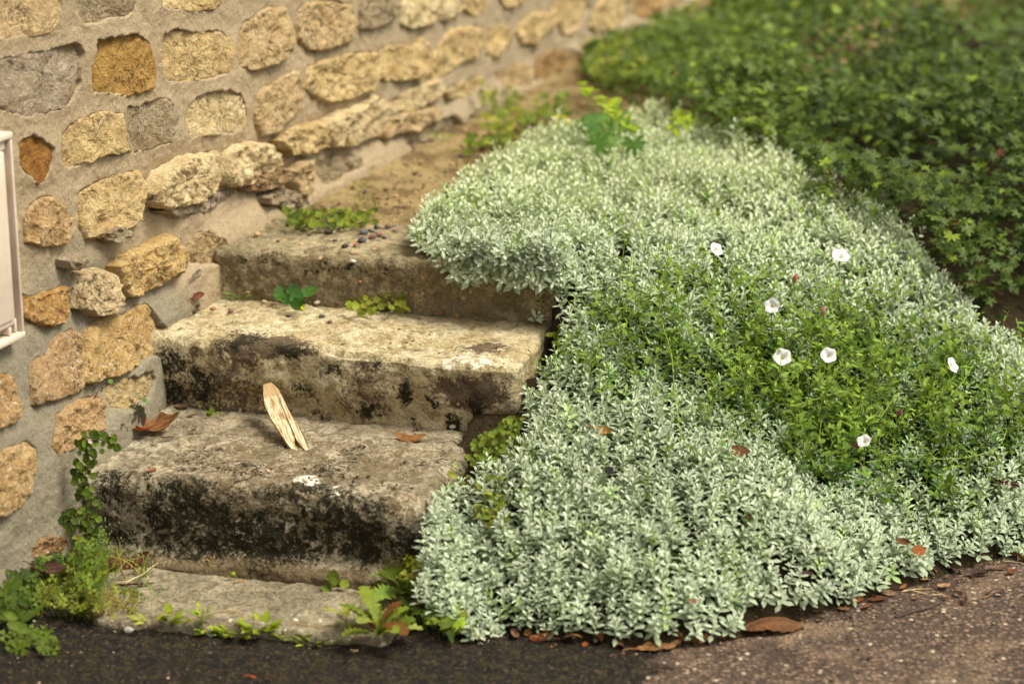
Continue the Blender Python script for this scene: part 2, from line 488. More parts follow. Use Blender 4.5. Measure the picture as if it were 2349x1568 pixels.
TAN, YEL, ORA, GRY, BRI, BRN, MAU = lin(218, 190, 142), lin(228, 200, 144), lin(196, 156, 88), lin(184, 166, 134), lin(238, 216, 166), lin(176, 146, 104), lin(190, 172, 146)
REC, MID, PRO = 'recessed', 'level', 'proud'
STONES = [
 ('A', TAN, REC, [(-80,-100),(395,-100),(410,60),(395,150),(330,215),(210,245),(100,258),(-80,262)]),
 ('A', GRY, REC, [(500,-100),(925,-100),(905,60),(870,105),(740,130),(640,160),(580,172),(520,110),(498,50)]),
 ('A', YEL, REC, [(1105,-100),(1520,-100),(1510,40),(1470,65),(1350,68),(1240,62),(1130,50),(1102,30)]),
 ('A', MAU, REC, [(-80,430),(60,400),(230,375),(330,350),(430,320),(500,292),(545,320),(560,380),(540,470),(548,600),(500,690),(420,745),(260,780),(150,800),(60,770),(-80,700)]),
 ('A', ORA, REC, [(650,280),(760,260),(900,232),(960,255),(1010,300),(1045,400),(1048,490),(1025,600),(960,640),(850,650),(740,640),(640,625),(620,560),(625,470),(640,390)]),
 ('A', YEL, REC, [(1115,250),(1180,212),(1290,215),(1380,235),(1470,212),(1530,235),(1585,300),(1580,400),(1545,500),(1400,545),(1280,565),(1160,560),(1125,500),(1108,400)]),
 ('A', TAN, MID, [(1690,160),(1780,110),(1850,60),(1950,60),(1985,120),(1990,230),(1975,350),(1900,430),(1780,470),(1690,480),(1630,440),(1625,330),(1660,230)]),
 ('A', TAN, MID, [(2070,60),(2150,15),(2300,10),(2420,40),(2440,180),(2400,300),(2250,330),(2130,350),(2060,290),(2050,180)]),
 ('A', YEL, REC, [(430,930),(490,860),(580,810),(700,780),(830,790),(845,850),(860,950),(890,1040),(800,1060),(700,1060),(620,1110),(560,1130),(480,1150),(430,1110),(415,1020)]),
 ('A', GRY, REC, [(868,760),(890,730),(950,740),(1040,690),(1130,680),(1190,710),(1225,790),(1215,880),(1180,970),(1060,1010),(930,1045),(890,960),(862,870)]),
 ('A', BRI, REC, [(1290,750),(1340,690),(1420,640),(1560,615),(1640,650),(1670,720),(1680,820),(1655,890),(1560,910),(1450,920),(1340,948),(1290,910),(1275,830)]),
 ('A', TAN, MID, [(1760,650),(1830,600),(1900,570),(1990,510),(2040,490),(2070,560),(2080,660),(2060,760),(1990,820),(1900,900),(1800,930),(1755,870),(1745,770)]),
 ('G', YEL, MID, [(540,270),(640,230),(780,195),(870,190),(960,185),(975,230),(965,330),(910,400),(800,440),(640,470),(560,440),(520,380)]),
 ('G', YEL, MID, [(1000,160),(1060,130),(1170,150),(1215,90),(1260,160),(1240,250),(1220,320),(1100,330),(1000,340),(975,290)]),
 ('G', YEL, MID, [(1350,110),(1430,40),(1550,20),(1600,60),(1600,130),(1540,200),(1440,240),(1380,300),(1300,330),(1280,290),(1310,200)]),
 ('G', YEL, MID, [(1660,30),(1740,10),(1780,60),(1770,120),(1700,180),(1640,190),(1650,110)]),
 ('G', YEL, PRO, [(330,720),(440,660),(560,620),(640,605),(640,680),(600,740),(480,790),(400,800),(350,770)]),
 ('G', BRI, PRO, [(650,590),(720,545),(800,550),(860,500),(930,460),(985,480),(980,580),(960,680),(860,700),(740,740),(650,750),(630,680)]),
 ('G', BRI, MID, [(1040,480),(1130,430),(1240,380),(1310,350),(1330,400),(1300,450),(1220,510),(1120,540),(1050,535)]),
 ('G', TAN, PRO, [(1000,600),(1080,575),(1200,545),(1300,520),(1280,590),(1200,620),(1080,660),(985,700)]),
 ('G', YEL, MID, [(1370,420),(1420,390),(1500,360),(1600,320),(1580,380),(1550,430),(1450,450),(1380,450)]),
 ('G', TAN, MID, [(1700,300),(1760,280),(1860,250),(1910,280),(1920,350),(1840,380),(1740,380)]),
 ('G', lin(190,155,104), MID, [(1940,230),(2040,165),(2220,180),(2200,300),(2080,320),(1960,350),(1925,290)]),
 ('H', YEL, MID, [(30,120),(60,30),(170,10),(290,10),(310,100),(250,180),(180,290),(100,280)]),
 ('H', YEL, MID, [(380,60),(480,-40),(620,-40),(650,60),(640,180),(560,220),(470,250),(380,260),(350,220)]),
 ('H', lin(196,158,104), MID, [(700,-60),(930,-60),(940,60),(900,130),(820,160),(740,150),(700,80)]),
 ('H', TAN, MID, [(970,-60),(1080,-60),(1090,40),(1000,80),(955,40)]),
 ('H', YEL, MID, [(670,230),(740,220),(750,300),(700,350),(660,300)]),
 ('H', TAN, MID, [(550,290),(640,310),(650,400),(600,430),(550,380)]),
 ('H', YEL, MID, [(270,340),(400,320),(400,440),(300,450),(250,400)]),
 ('H', TAN, MID, [(890,180),(980,150),(990,230),(910,250)]),
 ('B', BRI, MID, [(430,30),(500,-60),(780,-60),(790,70),(740,120),(600,150),(480,190),(430,160)]),
 ('B', GRY, MID, [(130,100),(150,-60),(370,-60),(395,60),(340,130),(220,180),(130,190)]),
 ('B', YEL, MID, [(840,60),(880,-60),(1000,-60),(980,80),(900,100)]),
 ('B', YEL, MID, [(1060,-60),(1260,-60),(1230,20),(1130,45)]),
 ('B', YEL, MID, [(1230,160),(1330,90),(1440,100),(1450,150),(1390,230),(1350,290),(1240,290),(1210,220)]),
 ('A', BRI, PRO, [(1240,1100),(1300,1085),(1430,1060),(1470,1040),(1490,1120),(1500,1200),(1480,1300),(1380,1370),(1250,1400),(1120,1430),(1020,1400),(1015,1320),(1080,1190),(1140,1160)]),
 ('A', MAU, MID, [(1060,1450),(1250,1420),(1400,1385),(1500,1330),(1600,1290),(1640,1300),(1560,1370),(1400,1450),(1200,1490)]),
 ('A', BRI, PRO, [(1530,1060),(1600,1010),(1690,1000),(1800,1000),(1890,1050),(1900,1130),(1790,1200),(1680,1240),(1600,1275),(1525,1270),(1520,1180)]),
 ('A', YEL, MID, [(555,1330),(700,1250),(850,1200),(950,1180),(985,1270),(970,1400),(940,1520),(830,1570),(700,1620),(600,1640),(555,1560),(545,1440)]),
 ('A', lin(214,180,130), MID, [(180,1460),(270,1370),(350,1360),(430,1420),(480,1500),(470,1640),(430,1680),(280,1690),(170,1660),(160,1550)]),
 ('A', lin(170,122,60), REC, [(125,990),(170,950),(220,930),(310,970),(360,1030),(360,1110),(330,1180),(290,1240),(240,1260),(190,1200),(130,1150),(120,1080)]),
 ('C', lin(224,190,126), PRO, [(755,260),(860,190),(1000,150),(1080,80),(1130,60),(1190,120),(1225,210),(1200,300),(1080,370),(960,440),(860,470),(815,430),(800,340)]),
 ('C', lin(220,196,152), PRO, [(540,320),(660,290),(740,330),(755,420),(770,510),(700,560),(630,590),(590,545),(525,550),(525,440)]),
 ('C', lin(200,156,92), MID, [(160,460),(220,480),(300,470),(370,430),(440,400),(460,450),(450,560),(420,640),(350,670),(230,650),(165,620)]),
 ('C', lin(212,178,118), MID, [(590,730),(680,650),(780,590),(860,600),(930,540),(1010,530),(1050,580),(1070,650),(1100,720),(1090,850),(980,890),(860,960),(760,1010),(640,1060),(580,1060),(585,900)]),
 ('C', lin(202,168,122), MID, [(240,930),(330,880),(370,800),(440,730),(520,705),(548,760),(550,900),(570,1020),(565,1110),(460,1150),(340,1190),(235,1215),(225,1080)]),
 ('C', lin(204,168,116), MID, [(-60,1020),(60,1010),(100,1040),(100,1130),(115,1200),(100,1280),(40,1340),(-60,1390)]),
 ('C', lin(206,170,120), MID, [(370,1420),(390,1290),(480,1240),(580,1180),(650,1160),(680,1210),(675,1400),(600,1420),(520,1480),(450,1540),(400,1560),(365,1500)]),
 ('C', lin(206,182,130), MID, [(740,1080),(830,1040),(920,1010),(1000,980),(1020,1040),(990,1130),(940,1200),(860,1250),(800,1250),(730,1220),(725,1150)]),
 ('E', lin(206,172,118), MID, [(-80,60),(-20,0),(80,-50),(180,-95),(240,-60),(255,20),(240,120),(200,250),(130,330),(40,400),(-80,410)]),
 ('E', lin(178,140,96), MID, [(230,620),(300,570),(400,560),(430,600),(400,660),(330,690),(250,700),(210,690)]),
 ('C', lin(186,160,116), MID, [(1270,150),(1340,50),(1420,30),(1500,80),(1520,150),(1500,230),(1400,250),(1300,240),(1260,200)]),
 ('C', MAU, PRO, [(420,220),(470,200),(510,215),(500,250),(430,255)]),
 ('C', GRY, PRO, [(660,40),(740,10),(840,10),(800,60),(700,75)]),
 ('F', TAN, PRO, [(985,150),(1060,100),(1140,80),(1155,230),(1120,330),(1010,300)]),
 ('F', GRY, MID, [(1185,90),(1330,45),(1500,50),(1490,110),(1380,170),(1330,230),(1200,260)]),
 ('F', GRY, PRO, [(790,330),(900,290),(1010,310),(1100,345),(1100,400),(940,400),(800,385)]),
 ('F', BRN, PRO, [(640,180),(760,170),(900,120),(960,160),(900,240),(780,280),(650,290)]),
 ('G', GRY, MID, [(1200,630),(1400,575),(1450,640),(1320,690),(1200,710)]),
 ('G', GRY, PRO, [(1130,740),(1260,700),(1400,690),(1330,760),(1180,790)]),
 ('G', GRY, MID, [(1480,570),(1540,560),(1560,600),(1490,620)]),
]

def make_wall_mats():
    t = MT('wall_stone', 0.92, 0.2)
    oi = t.n('ShaderNodeObjectInfo')
    base = oi.outputs['Color']
    v = t.n('ShaderNodeVectorMath', operation='MULTIPLY_ADD')
    t.set(v.inputs[0], t.noise(9, 2, out='Color')); v.inputs[1].default_value = (.06, .06, .06); t.set(v.inputs[2], t.pos)
    n1 = t.noise(26, 6, 0.65, v.outputs[0])
    c = t.mix(t.ramp(n1, 0.42, 0.62, 0, 0.7), base, t.mix(1.0, base, (0.72, 0.62, 0.48), 'MULTIPLY'))
    c = t.mix(t.ramp(t.noise(14, 5, 0.6), 0.52, 0.66, 0, 0.6), c, t.mix(1.0, base, (1.22, 1.22, 1.2), 'MULTIPLY'))
    g = t.noise(240, 4, 0.7)
    c = t.mix(t.ramp(g, 0.36, 0.52, 0.6, 0), c, t.mix(1.0, c, (0.50, 0.42, 0.32), 'MULTIPLY'))
    # dark grains and pale lichen flecks in scattered patches
    pat = t.ramp(t.noise(10, 3), 0.50, 0.62)
    c = t.mix(t.math('MULTIPLY', pat, t.ramp(t.noise(130, 3, 0.6), 0.53, 0.60, 0, 0.75)), c, lin(84, 70, 54))
    z = t.sep()[2]
    low = t.ramp(z, 0.75, 0.40)
    c = t.mix(t.math('MULTIPLY', low, t.ramp(t.noise(110, 5, 0.75, dist=0.4), 0.56, 0.62, 0, 0.8)), c, lin(226, 214, 184))
    h = t.math('ADD', t.noise(48, 8, 0.68, dist=0.6), t.math('MULTIPLY', g, 0.35))
    M['wall_stone'] = t.done(c, t.bump(h, 0.024, 1.0), 0.92)

    t = MT('mortar', 0.95, 0.15)
    xyz = t.sep()
    warm = t.mix(t.noise(8, 5, 0.6), lin(172, 153, 122), lin(150, 132, 103))
    grey = t.mix(t.noise(8, 5, 0.6), lin(144, 135, 112), lin(116, 109, 90))
    k = t.math('ADD', t.math('ADD', xyz[2], t.math('MULTIPLY', t.ramp(xyz[1], -0.5, 0.0), 0.36)), t.math('MULTIPLY', t.math('SUBTRACT', t.noise(5, 4), 0.5), 0.35))
    c = t.mix(t.ramp(k, 0.46, 0.66), grey, warm)
    far = t.ramp(t.math('ADD', xyz[1], t.math('MULTIPLY', t.noise(4, 3), 0.5)), 0.75, 1.1)
    c = t.mix(far, c, t.mix(t.noise(14, 4), lin(172, 155, 126), lin(144, 128, 102)))
    c = t.mix(t.ramp(t.noise(260, 3, 0.7), 0.60, 0.68, 0, 0.6), c, lin(214, 200, 172))
    c = t.mix(t.ramp(t.noise(200, 3, 0.7), 0.42, 0.34, 0, 0.7), c, lin(92, 78, 60))
    # dark spots on the foot of the wall, in the corners by the steps
    ft = t.attr('foot')
    c = t.mix(t.ramp(t.math('ADD', ft, t.math('MULTIPLY', t.math('SUBTRACT', t.noise(35, 5, 0.7), 0.5), 1.2)), 0.45, 0.62), c, lin(52, 46, 30))
    h = t.math('ADD', t.noise(60, 7, 0.65), t.math('MULTIPLY', t.noise(420, 3, 0.7), 0.25))
    M['mortar'] = t.done(c, t.bump(h, 0.008, 0.8), 0.95)

def resample(poly, n):
    poly = np.asarray(poly, float)
    q = np.vstack([poly, poly[:1]])
    seg = np.linalg.norm(np.diff(q, axis=0), axis=1)
    cum = np.concatenate([[0], np.cumsum(seg)])
    t = np.linspace(0, cum[-1], n, endpoint=False)
    return np.stack([np.interp(t, cum, q[:, 0]), np.interp(t, cum, q[:, 1])], 1)

def build_wall():
    root = empty('stone_wall', wall_P(np.array(-0.3), np.array(0.0), np.array(0.0)),
                 'tall wall of honey coloured rubble stones set in wide grey-beige mortar, left of the steps', 'wall')
    polys = []
    for k, c, kind, pts in STONES:
        p = np.array([trace(*crop(k, q)) for q in pts])
        if k in 'GHB': p = p.mean(0) + (p - p.mean(0)) * 1.09
        polys.append((p, c, kind))
    # more of the same where the picture ends: above, before the camera's left edge and far along
    extra = []
    rr = random.Random(3)
    def top_edge(s):     # height at which the traced stones end
        return np.interp(s, [-1.3, 0.0, 0.5, 1.2, 2.0, 3.2], [1.30, 1.24, 1.20, 1.12, .98, .80])
    h = 0.1
    row = 0
    while h < 2.1:
        s = -2.4 + (row % 2) * 0.1
        while s < 5.2:
            w = rr.uniform(0.15, 0.30); hh = rr.uniform(0.12, 0.17)
            cx, cz = s + w / 2, h + hh / 2 + rr.uniform(-.01, .01)
            ok = (cx < -1.32) or (cx > 3.25) or cz > top_edge(cx) + 0.13
            if ok:
                m = 10
                a = np.linspace(0, 2 * np.pi, m, endpoint=False)
                e = np.stack([np.sign(np.cos(a)) * np.abs(np.cos(a)) ** 0.55 * (w / 2 - 0.02), np.sign(np.sin(a)) * np.abs(np.sin(a)) ** 0.55 * (hh / 2 - 0.012)], 1)
                e += np.array([[rr.uniform(-.008, .008), rr.uniform(-.008, .008)] for _ in range(m)])
                extra.append((e + [cx, cz], rr.choice([TAN, YEL, BRI, GRY]), MID))
            s += w + 0.015
        h += 0.165
        row += 1
    traced_c = [p.mean(0) for p, _, _ in polys]
    extra = [e for e in extra if min(np.linalg.norm(e[0].mean(0) - c) for c in traced_c) > 0.13]
    polys += extra
    # mortar: one relief sheet with a hollow behind every stone
    ss = np.concatenate([np.linspace(-2.6, -1.25, 60), np.linspace(-1.245, 0.7, 560), np.linspace(0.705, 1.9, 220), np.linspace(1.91, 5.4, 160)])
    hh = np.concatenate([np.linspace(-0.12, 1.32, 400), np.linspace(1.33, 2.2, 60)])
    Sg, Hg = np.meshgrid(ss, hh, indexing='ij')
    s, h = Sg.ravel(), Hg.ravel()
    p = P3(s, h)
    ws = s + 0.005 * fbm(p, 70, 2, 31)
    wh = h + 0.005 * fbm(p, 70, 2, 37)
    lumps = fbm(p, 5, 4, 41)
    n = 0.012 * lumps + 0.004 * fbm(p, 26, 3, 43) + 0.0012 * fbm(p, 120, 2, 47)
    sd = np.full(len(s), 1.0)
    for poly, _, kind in polys:
        bb = (poly[:, 0].min() - .04, poly[:, 0].max() + .04, poly[:, 1].min() - .04, poly[:, 1].max() + .04)
        m = (ws > bb[0]) & (ws < bb[1]) & (wh > bb[2]) & (wh < bb[3])
        idx = np.nonzero(m)[0]
        if not len(idx): continue
        d = poly_sd(np.stack([ws[idx], wh[idx]], 1), poly)
        sd[idx] = np.minimum(sd[idx], d)
        lip = {REC: 0.003, MID: -0.001, PRO: -0.008}[kind]
        n[idx] += lip * np.exp(-np.maximum(d, 0) / 0.018)
        n[idx] = np.where(d < 0, n[idx] - 0.030 * sstep(0.001, -0.004, d), n[idx])
    # buried foot slopes out a little near the steps
    foot = 0 * sstep(0.05, 0.0, np.abs(h - np.interp(s, [-0.9, -0.72, -0.70, -0.42, -0.40, -0.1, 3], [0.0, 0.0, 0.2, 0.2, 0.34, 0.42, 0.45])) - 0.03) * sstep(0.05, -0.15, s)
    for px, py, r_ in ((425, 705, 26), (395, 745, 20), (365, 870, 22), (368, 910, 26), (300, 950, 40), (265, 985, 34), (350, 950, 30), (125, 1210, 18), (150, 1180, 20)):
        c_ = trace(px, py)
        foot = np.maximum(foot, 0.85 * np.clip(1.4 - np.hypot(s - c_[0], h - c_[1]) / (r_ / 1000.0), 0, 1))
    n += 0.02 * sstep(0.08, 0.0, h - np.interp(s, [-0.9, -0.7, -0.4, -0.1, 3], [0.0, 0.2, 0.34, 0.45, 0.46]))
    foot = foot * (0.75 + 0.5 * fbm(p, 30, 3, 49))
    n = n + bulge(s, h)
    V = wall_P(s, h, n)
    mobj('mortar', V, grid_faces(len(ss), len(hh)), M['mortar'], root, attrs={'foot': foot})
    # solid core behind it
    c0, c1 = (-2.6, -0.12), (5.4, 2.2)
    cv = [wall_P(np.array(a), np.array(b), np.array(cn)) for cn in (-0.06, -0.45) for a, b in ((c0[0], c0[1]), (c1[0], c0[1]), (c1[0], c1[1]), (c0[0], c1[1]))]
    mobj('core', np.array(cv), np.array([(0, 1, 2, 3), (7, 6, 5, 4), (0, 4, 5, 1), (1, 5, 6, 2), (2, 6, 7, 3), (3, 7, 4, 0)]), M['mortar'], root, smooth=False)
    # the stones
    for i, (poly, colr, kind) in enumerate(polys):
        big = i < len(STONES)
        nseg = 120 if big else 24
        q = resample(poly, nseg)
        cen = poly.mean(0)
        q = cen + (q - cen) * 1.0
        rings = [1.0, 0.985, 0.97, 0.95, 0.92, 0.89, 0.85, 0.80, 0.75, 0.70, 0.64, 0.58, 0.52, 0.45, 0.38, 0.30, 0.22, 0.15, 0.08] if big else [1.0, 0.95, 0.8, 0.55, 0.3]
        # smooth the inner rings towards a blob
        edge, top = {REC: (-0.005, 0.001), MID: (-0.005, 0.009), PRO: (-0.006, 0.026)}[kind]
        size = np.linalg.norm(poly - cen, axis=1).mean()
        pts, nn = [], []
        e = q - cen
        elen = np.linalg.norm(e, axis=1, keepdims=True)
        e = e * (1 + {REC: 0.006, MID: 0.005, PRO: 0.008}[kind] / elen); out = cen + e * (1 + 0.006 / elen)
        pts.append(out); nn.append(np.full(nseg, -0.035))
        for r in rings:
            w = r ** 0.8
            er = e * r
            pts.append(cen + er)
            k = np.clip((1 - r) / 0.10, 0, 1)
            nn.append(np.full(nseg, edge + (top - edge) * (k * (2 - k))))
        pts.append(cen[None]); nn.append(np.array([top]))
        S2 = np.vstack(pts); N2 = np.concatenate(nn)
        pp = np.stack([S2[:, 0], S2[:, 1], np.full(len(S2), i * 3.7)], 1)
        amp = {REC: 0.009, MID: 0.015, PRO: 0.024}[kind]
        rough = 0.9 * fbm(pp, 12, 5, 51, 0.6) + 1.1 * np.abs(fbm(pp, 20, 4, 57, .6)) - 0.30 + 0.35 * fbm(pp, 75, 3, 58, .7)
        tilt = (pp[:, 0] - cen[0]) * rr.uniform(-.08, .08) + (pp[:, 1] - cen[1]) * rr.uniform(-.12, .04)
        N2 = N2 + amp * rough * (N2 > -0.03) + tilt * (N2 > -0.03)
        S2 = S2 + 0.004 * np.stack([fbm(pp, 60, 2, 61), fbm(pp, 60, 2, 63)], 1)
        V = wall_P(S2[:, 0], S2[:, 1], N2 + bulge(S2[:, 0], S2[:, 1]))
        R = len(rings) + 1
        F = []
        for r in range(R - 1):
            a = np.arange(nseg) + r * nseg
            b = (np.arange(nseg) + 1) % nseg + r * nseg
            F.append(np.stack([a, b, b + nseg], 1)); F.append(np.stack([a, b + nseg, a + nseg], 1))
        a = np.arange(nseg) + (R - 1) * nseg
        b = (np.arange(nseg) + 1) % nseg + (R - 1) * nseg
        F.append(np.stack([a, b, np.full(nseg, R * nseg)], 1))
        o = mobj('stone', V, np.vstack(F), M['wall_stone'], root, loc=wall_P(np.array(cen[0]), np.array(cen[1]), np.array(0.0)))
        o.color = colr
    return root
make_wall_mats()
WALL = build_wall()
# ================================================================== THE STEPS
def plan_map(plan, a, b):
    fl, fr, br, bl = [np.array(p) for p in plan]
    a = a[:, None]; b = b[:, None]
    return (1 - b) * ((1 - a) * fl + a * fr) + b * ((1 - a) * bl + a * br)

def rounded_block(plan, z0, z1, r, nx, ny, nz, amp, seed):
    """a weathered block: rounded box bent to its plan, then worn"""
    L = 0.5 * (np.linalg.norm(np.subtract(plan[1], plan[0])) + np.linalg.norm(np.subtract(plan[2], plan[3])))
    D = 0.5 * (np.linalg.norm(np.subtract(plan[3], plan[0])) + np.linalg.norm(np.subtract(plan[2], plan[1])))
    H = z1 - z0
    ax = [np.linspace(0, L, nx), np.linspace(0, D, ny), np.linspace(0, H, nz)]
    Vs, Fs, off = [], [], 0
    for axis, side in ((2, 1), (1, 0), (0, 1), (0, 0), (1, 1), (2, 0)):
        o = [k for k in range(3) if k != axis]
        A, B = np.meshgrid(ax[o[0]], ax[o[1]], indexing='ij')
        P = np.zeros((A.size, 3))
        P[:, o[0]] = A.ravel(); P[:, o[1]] = B.ravel(); P[:, axis] = (L, D, H)[axis] * side
        F = grid_faces(A.shape[0], A.shape[1])
        flip = (axis == 2 and side == 0) or (axis == 1 and side == 1) or (axis == 0 and side == 0)
        if flip: F = F[:, ::-1]
        Vs.append(P); Fs.append(F + off); off += len(P)
    P = np.vstack(Vs)
    F = np.vstack(Fs)
    # weld the seams
    key = np.round(P * 1e5).astype(np.int64)
    _, first, inv = np.unique(key, axis=0, return_index=True, return_inverse=True)
    P = P[first]
    F = inv.ravel()[F]
    dim = np.array([L, D, H])
    rr = r * (1 + 0.35 * fbm(P, 7, 2, seed + 9))[:, None]
    q = np.clip(P, rr, dim - rr)
    d = P - q
    ln = np.linalg.norm(d, axis=1, keepdims=True)
    N = d / np.maximum(ln, 1e-9)
    P2 = q + N * rr
    # faces away from the edges keep their place
    P2 = np.where(ln > 1e-9, P2, P)
    xy = plan_map(plan, P2[:, 0] / L, P2[:, 1] / D)
    W = np.column_stack([xy, z0 + P2[:, 2]])
    fx = (np.array(plan[1]) - plan[0]) / np.linalg.norm(np.subtract(plan[1], plan[0]))
    fy = np.array([-fx[1], fx[0]])
    Nw = np.column_stack([N[:, :1] * fx + N[:, 1:2] * fy, N[:, 2]])
    return W, F, Nw

def blobs(P, spots, seed=0):
    """spots: (point, radius, strength); a soft field with uneven edges"""
    f = np.zeros(len(P))
    warp = np.column_stack([fbm(P, 22, 3, seed), fbm(P, 22, 3, seed + 5), fbm(P, 22, 3, seed + 11)]) * 0.022
    for c, r, s in spots:
        r = np.asarray(r, float)
        d = np.linalg.norm((P + warp - c) / r, axis=1)
        f = np.maximum(f, s * np.clip(1.5 - d, 0, 1) if s > 0 else f)
        if s < 0: f = f + s * np.clip(1.3 - d, 0, 1)
    return f

def make_step_mats():
    def base(name, pale, mid, dirt, black=(46, 40, 28), brown=(96, 82, 64), thr=0.60):
        t = MT(name, 0.93, 0.2)
        v = t.n('ShaderNodeVectorMath', operation='MULTIPLY_ADD')
        t.set(v.inputs[0], t.noise(14, 3, out='Color')); v.inputs[1].default_value = (.05, .05, .05); t.set(v.inputs[2], t.pos)
        w = v.outputs[0]
        c = t.mix(t.ramp(t.noise(11, 6, 0.62, w), 0.38, 0.62), lin(*pale), lin(*mid))
        c = t.mix(t.ramp(t.noise(34, 6, 0.7, w), 0.46, 0.64, 0, 0.8), c, lin(*dirt))
        c = t.mix(t.ramp(t.noise(130, 5, 0.8), 0.50, 0.60, 0, 0.7), c, t.mix(1.0, c, (0.46, 0.41, 0.32), 'MULTIPLY'))
        c = t.mix(t.ramp(t.noise(90, 5, 0.8), 0.56, 0.64, 0, 0.6), c, t.mix(1.0, c, (1.5, 1.5, 1.45), 'MULTIPLY'))
        nb = t.math('MULTIPLY', t.math('SUBTRACT', t.noise(38, 8, 0.75, w), 0.5), 2.2)
        fine = t.math('MULTIPLY', t.math('SUBTRACT', t.noise(150, 4, 0.75), 0.5), 1.3)
        br = t.ramp(t.math('ADD', t.math('ADD', t.attr('brown'), nb), fine), 0.54, 0.80)
        c = t.mix(br, c, t.mix(t.ramp(t.noise(170, 3, 0.6), 0.45, 0.62), lin(*brown), t.mix(1.0, lin(*brown), (1.5, 1.45, 1.35), 'MULTIPLY')))
        nb2 = t.math('MULTIPLY', t.math('SUBTRACT', t.noise(50, 8, 0.76, w), 0.5), 2.2)
        dk = t.ramp(t.math('ADD', t.math('ADD', t.attr('dark'), nb2), fine), 0.50, 0.86)
        c = t.mix(dk, c, t.mix(t.ramp(t.noise(120, 3), 0.5, 0.62), lin(*black), t.mix(1.0, lin(*black), (1.5, 1.6, 1.0), 'MULTIPLY')))
        nb3 = t.math('MULTIPLY', t.math('SUBTRACT', t.noise(48, 6, 0.7), 0.5), 1.6)
        pl = t.ramp(t.math('ADD', t.attr('pale'), nb3), 0.60, 0.70)
        c = t.mix(pl, c, lin(236, 226, 204))
        sp = t.ramp(t.noise(120, 2, 0.5), 0.76, 0.79)
        c = t.mix(sp, c, lin(232, 226, 205))
        h = t.math('ADD', t.noise(55, 8, 0.68), t.math('MULTIPLY', t.noise(260, 3, 0.7), 0.22))
        h = t.math('SUBTRACT', h, t.math('MULTIPLY', dk, 0.05))
        return t, c, t.bump(h, 0.016, 0.9)
    t, c, b = base('lichen_stone', (214, 200, 164), (188, 170, 128), (130, 116, 80))
    M['step_two'] = t.done(c, b)
    t, c, b = base('black_stained_stone', (186, 173, 146), (144, 132, 108), (98, 89, 71), black=(40, 36, 24), brown=(112, 98, 74))
    M['step_one'] = t.done(c, b)
    t, c, b = base('rough_cement', (178, 164, 128), (144, 132, 102), (100, 90, 66), black=(54, 48, 34), brown=(116, 104, 80))
    vc = t.vor(48, 'Color'); vd = t.vor(48, 'Distance')
    sp = t.n('ShaderNodeSeparateColor'); t.set(sp.inputs[0], vc)
    m = t.math('MULTIPLY', t.ramp(vd, 0.26, 0.20), t.ramp(sp.outputs[1], 0.80, 0.84))
    c = t.mix(m, c, t.mix(sp.outputs[0], lin(196, 112, 40), lin(214, 180, 120)))
    M['step_three'] = t.done(c, b)
    t, c, b = base('cement_slab', (168, 156, 128), (134, 124, 100), (100, 92, 74), black=(58, 53, 42), brown=(108, 101, 86))
    M['slab'] = t.done(c, b)

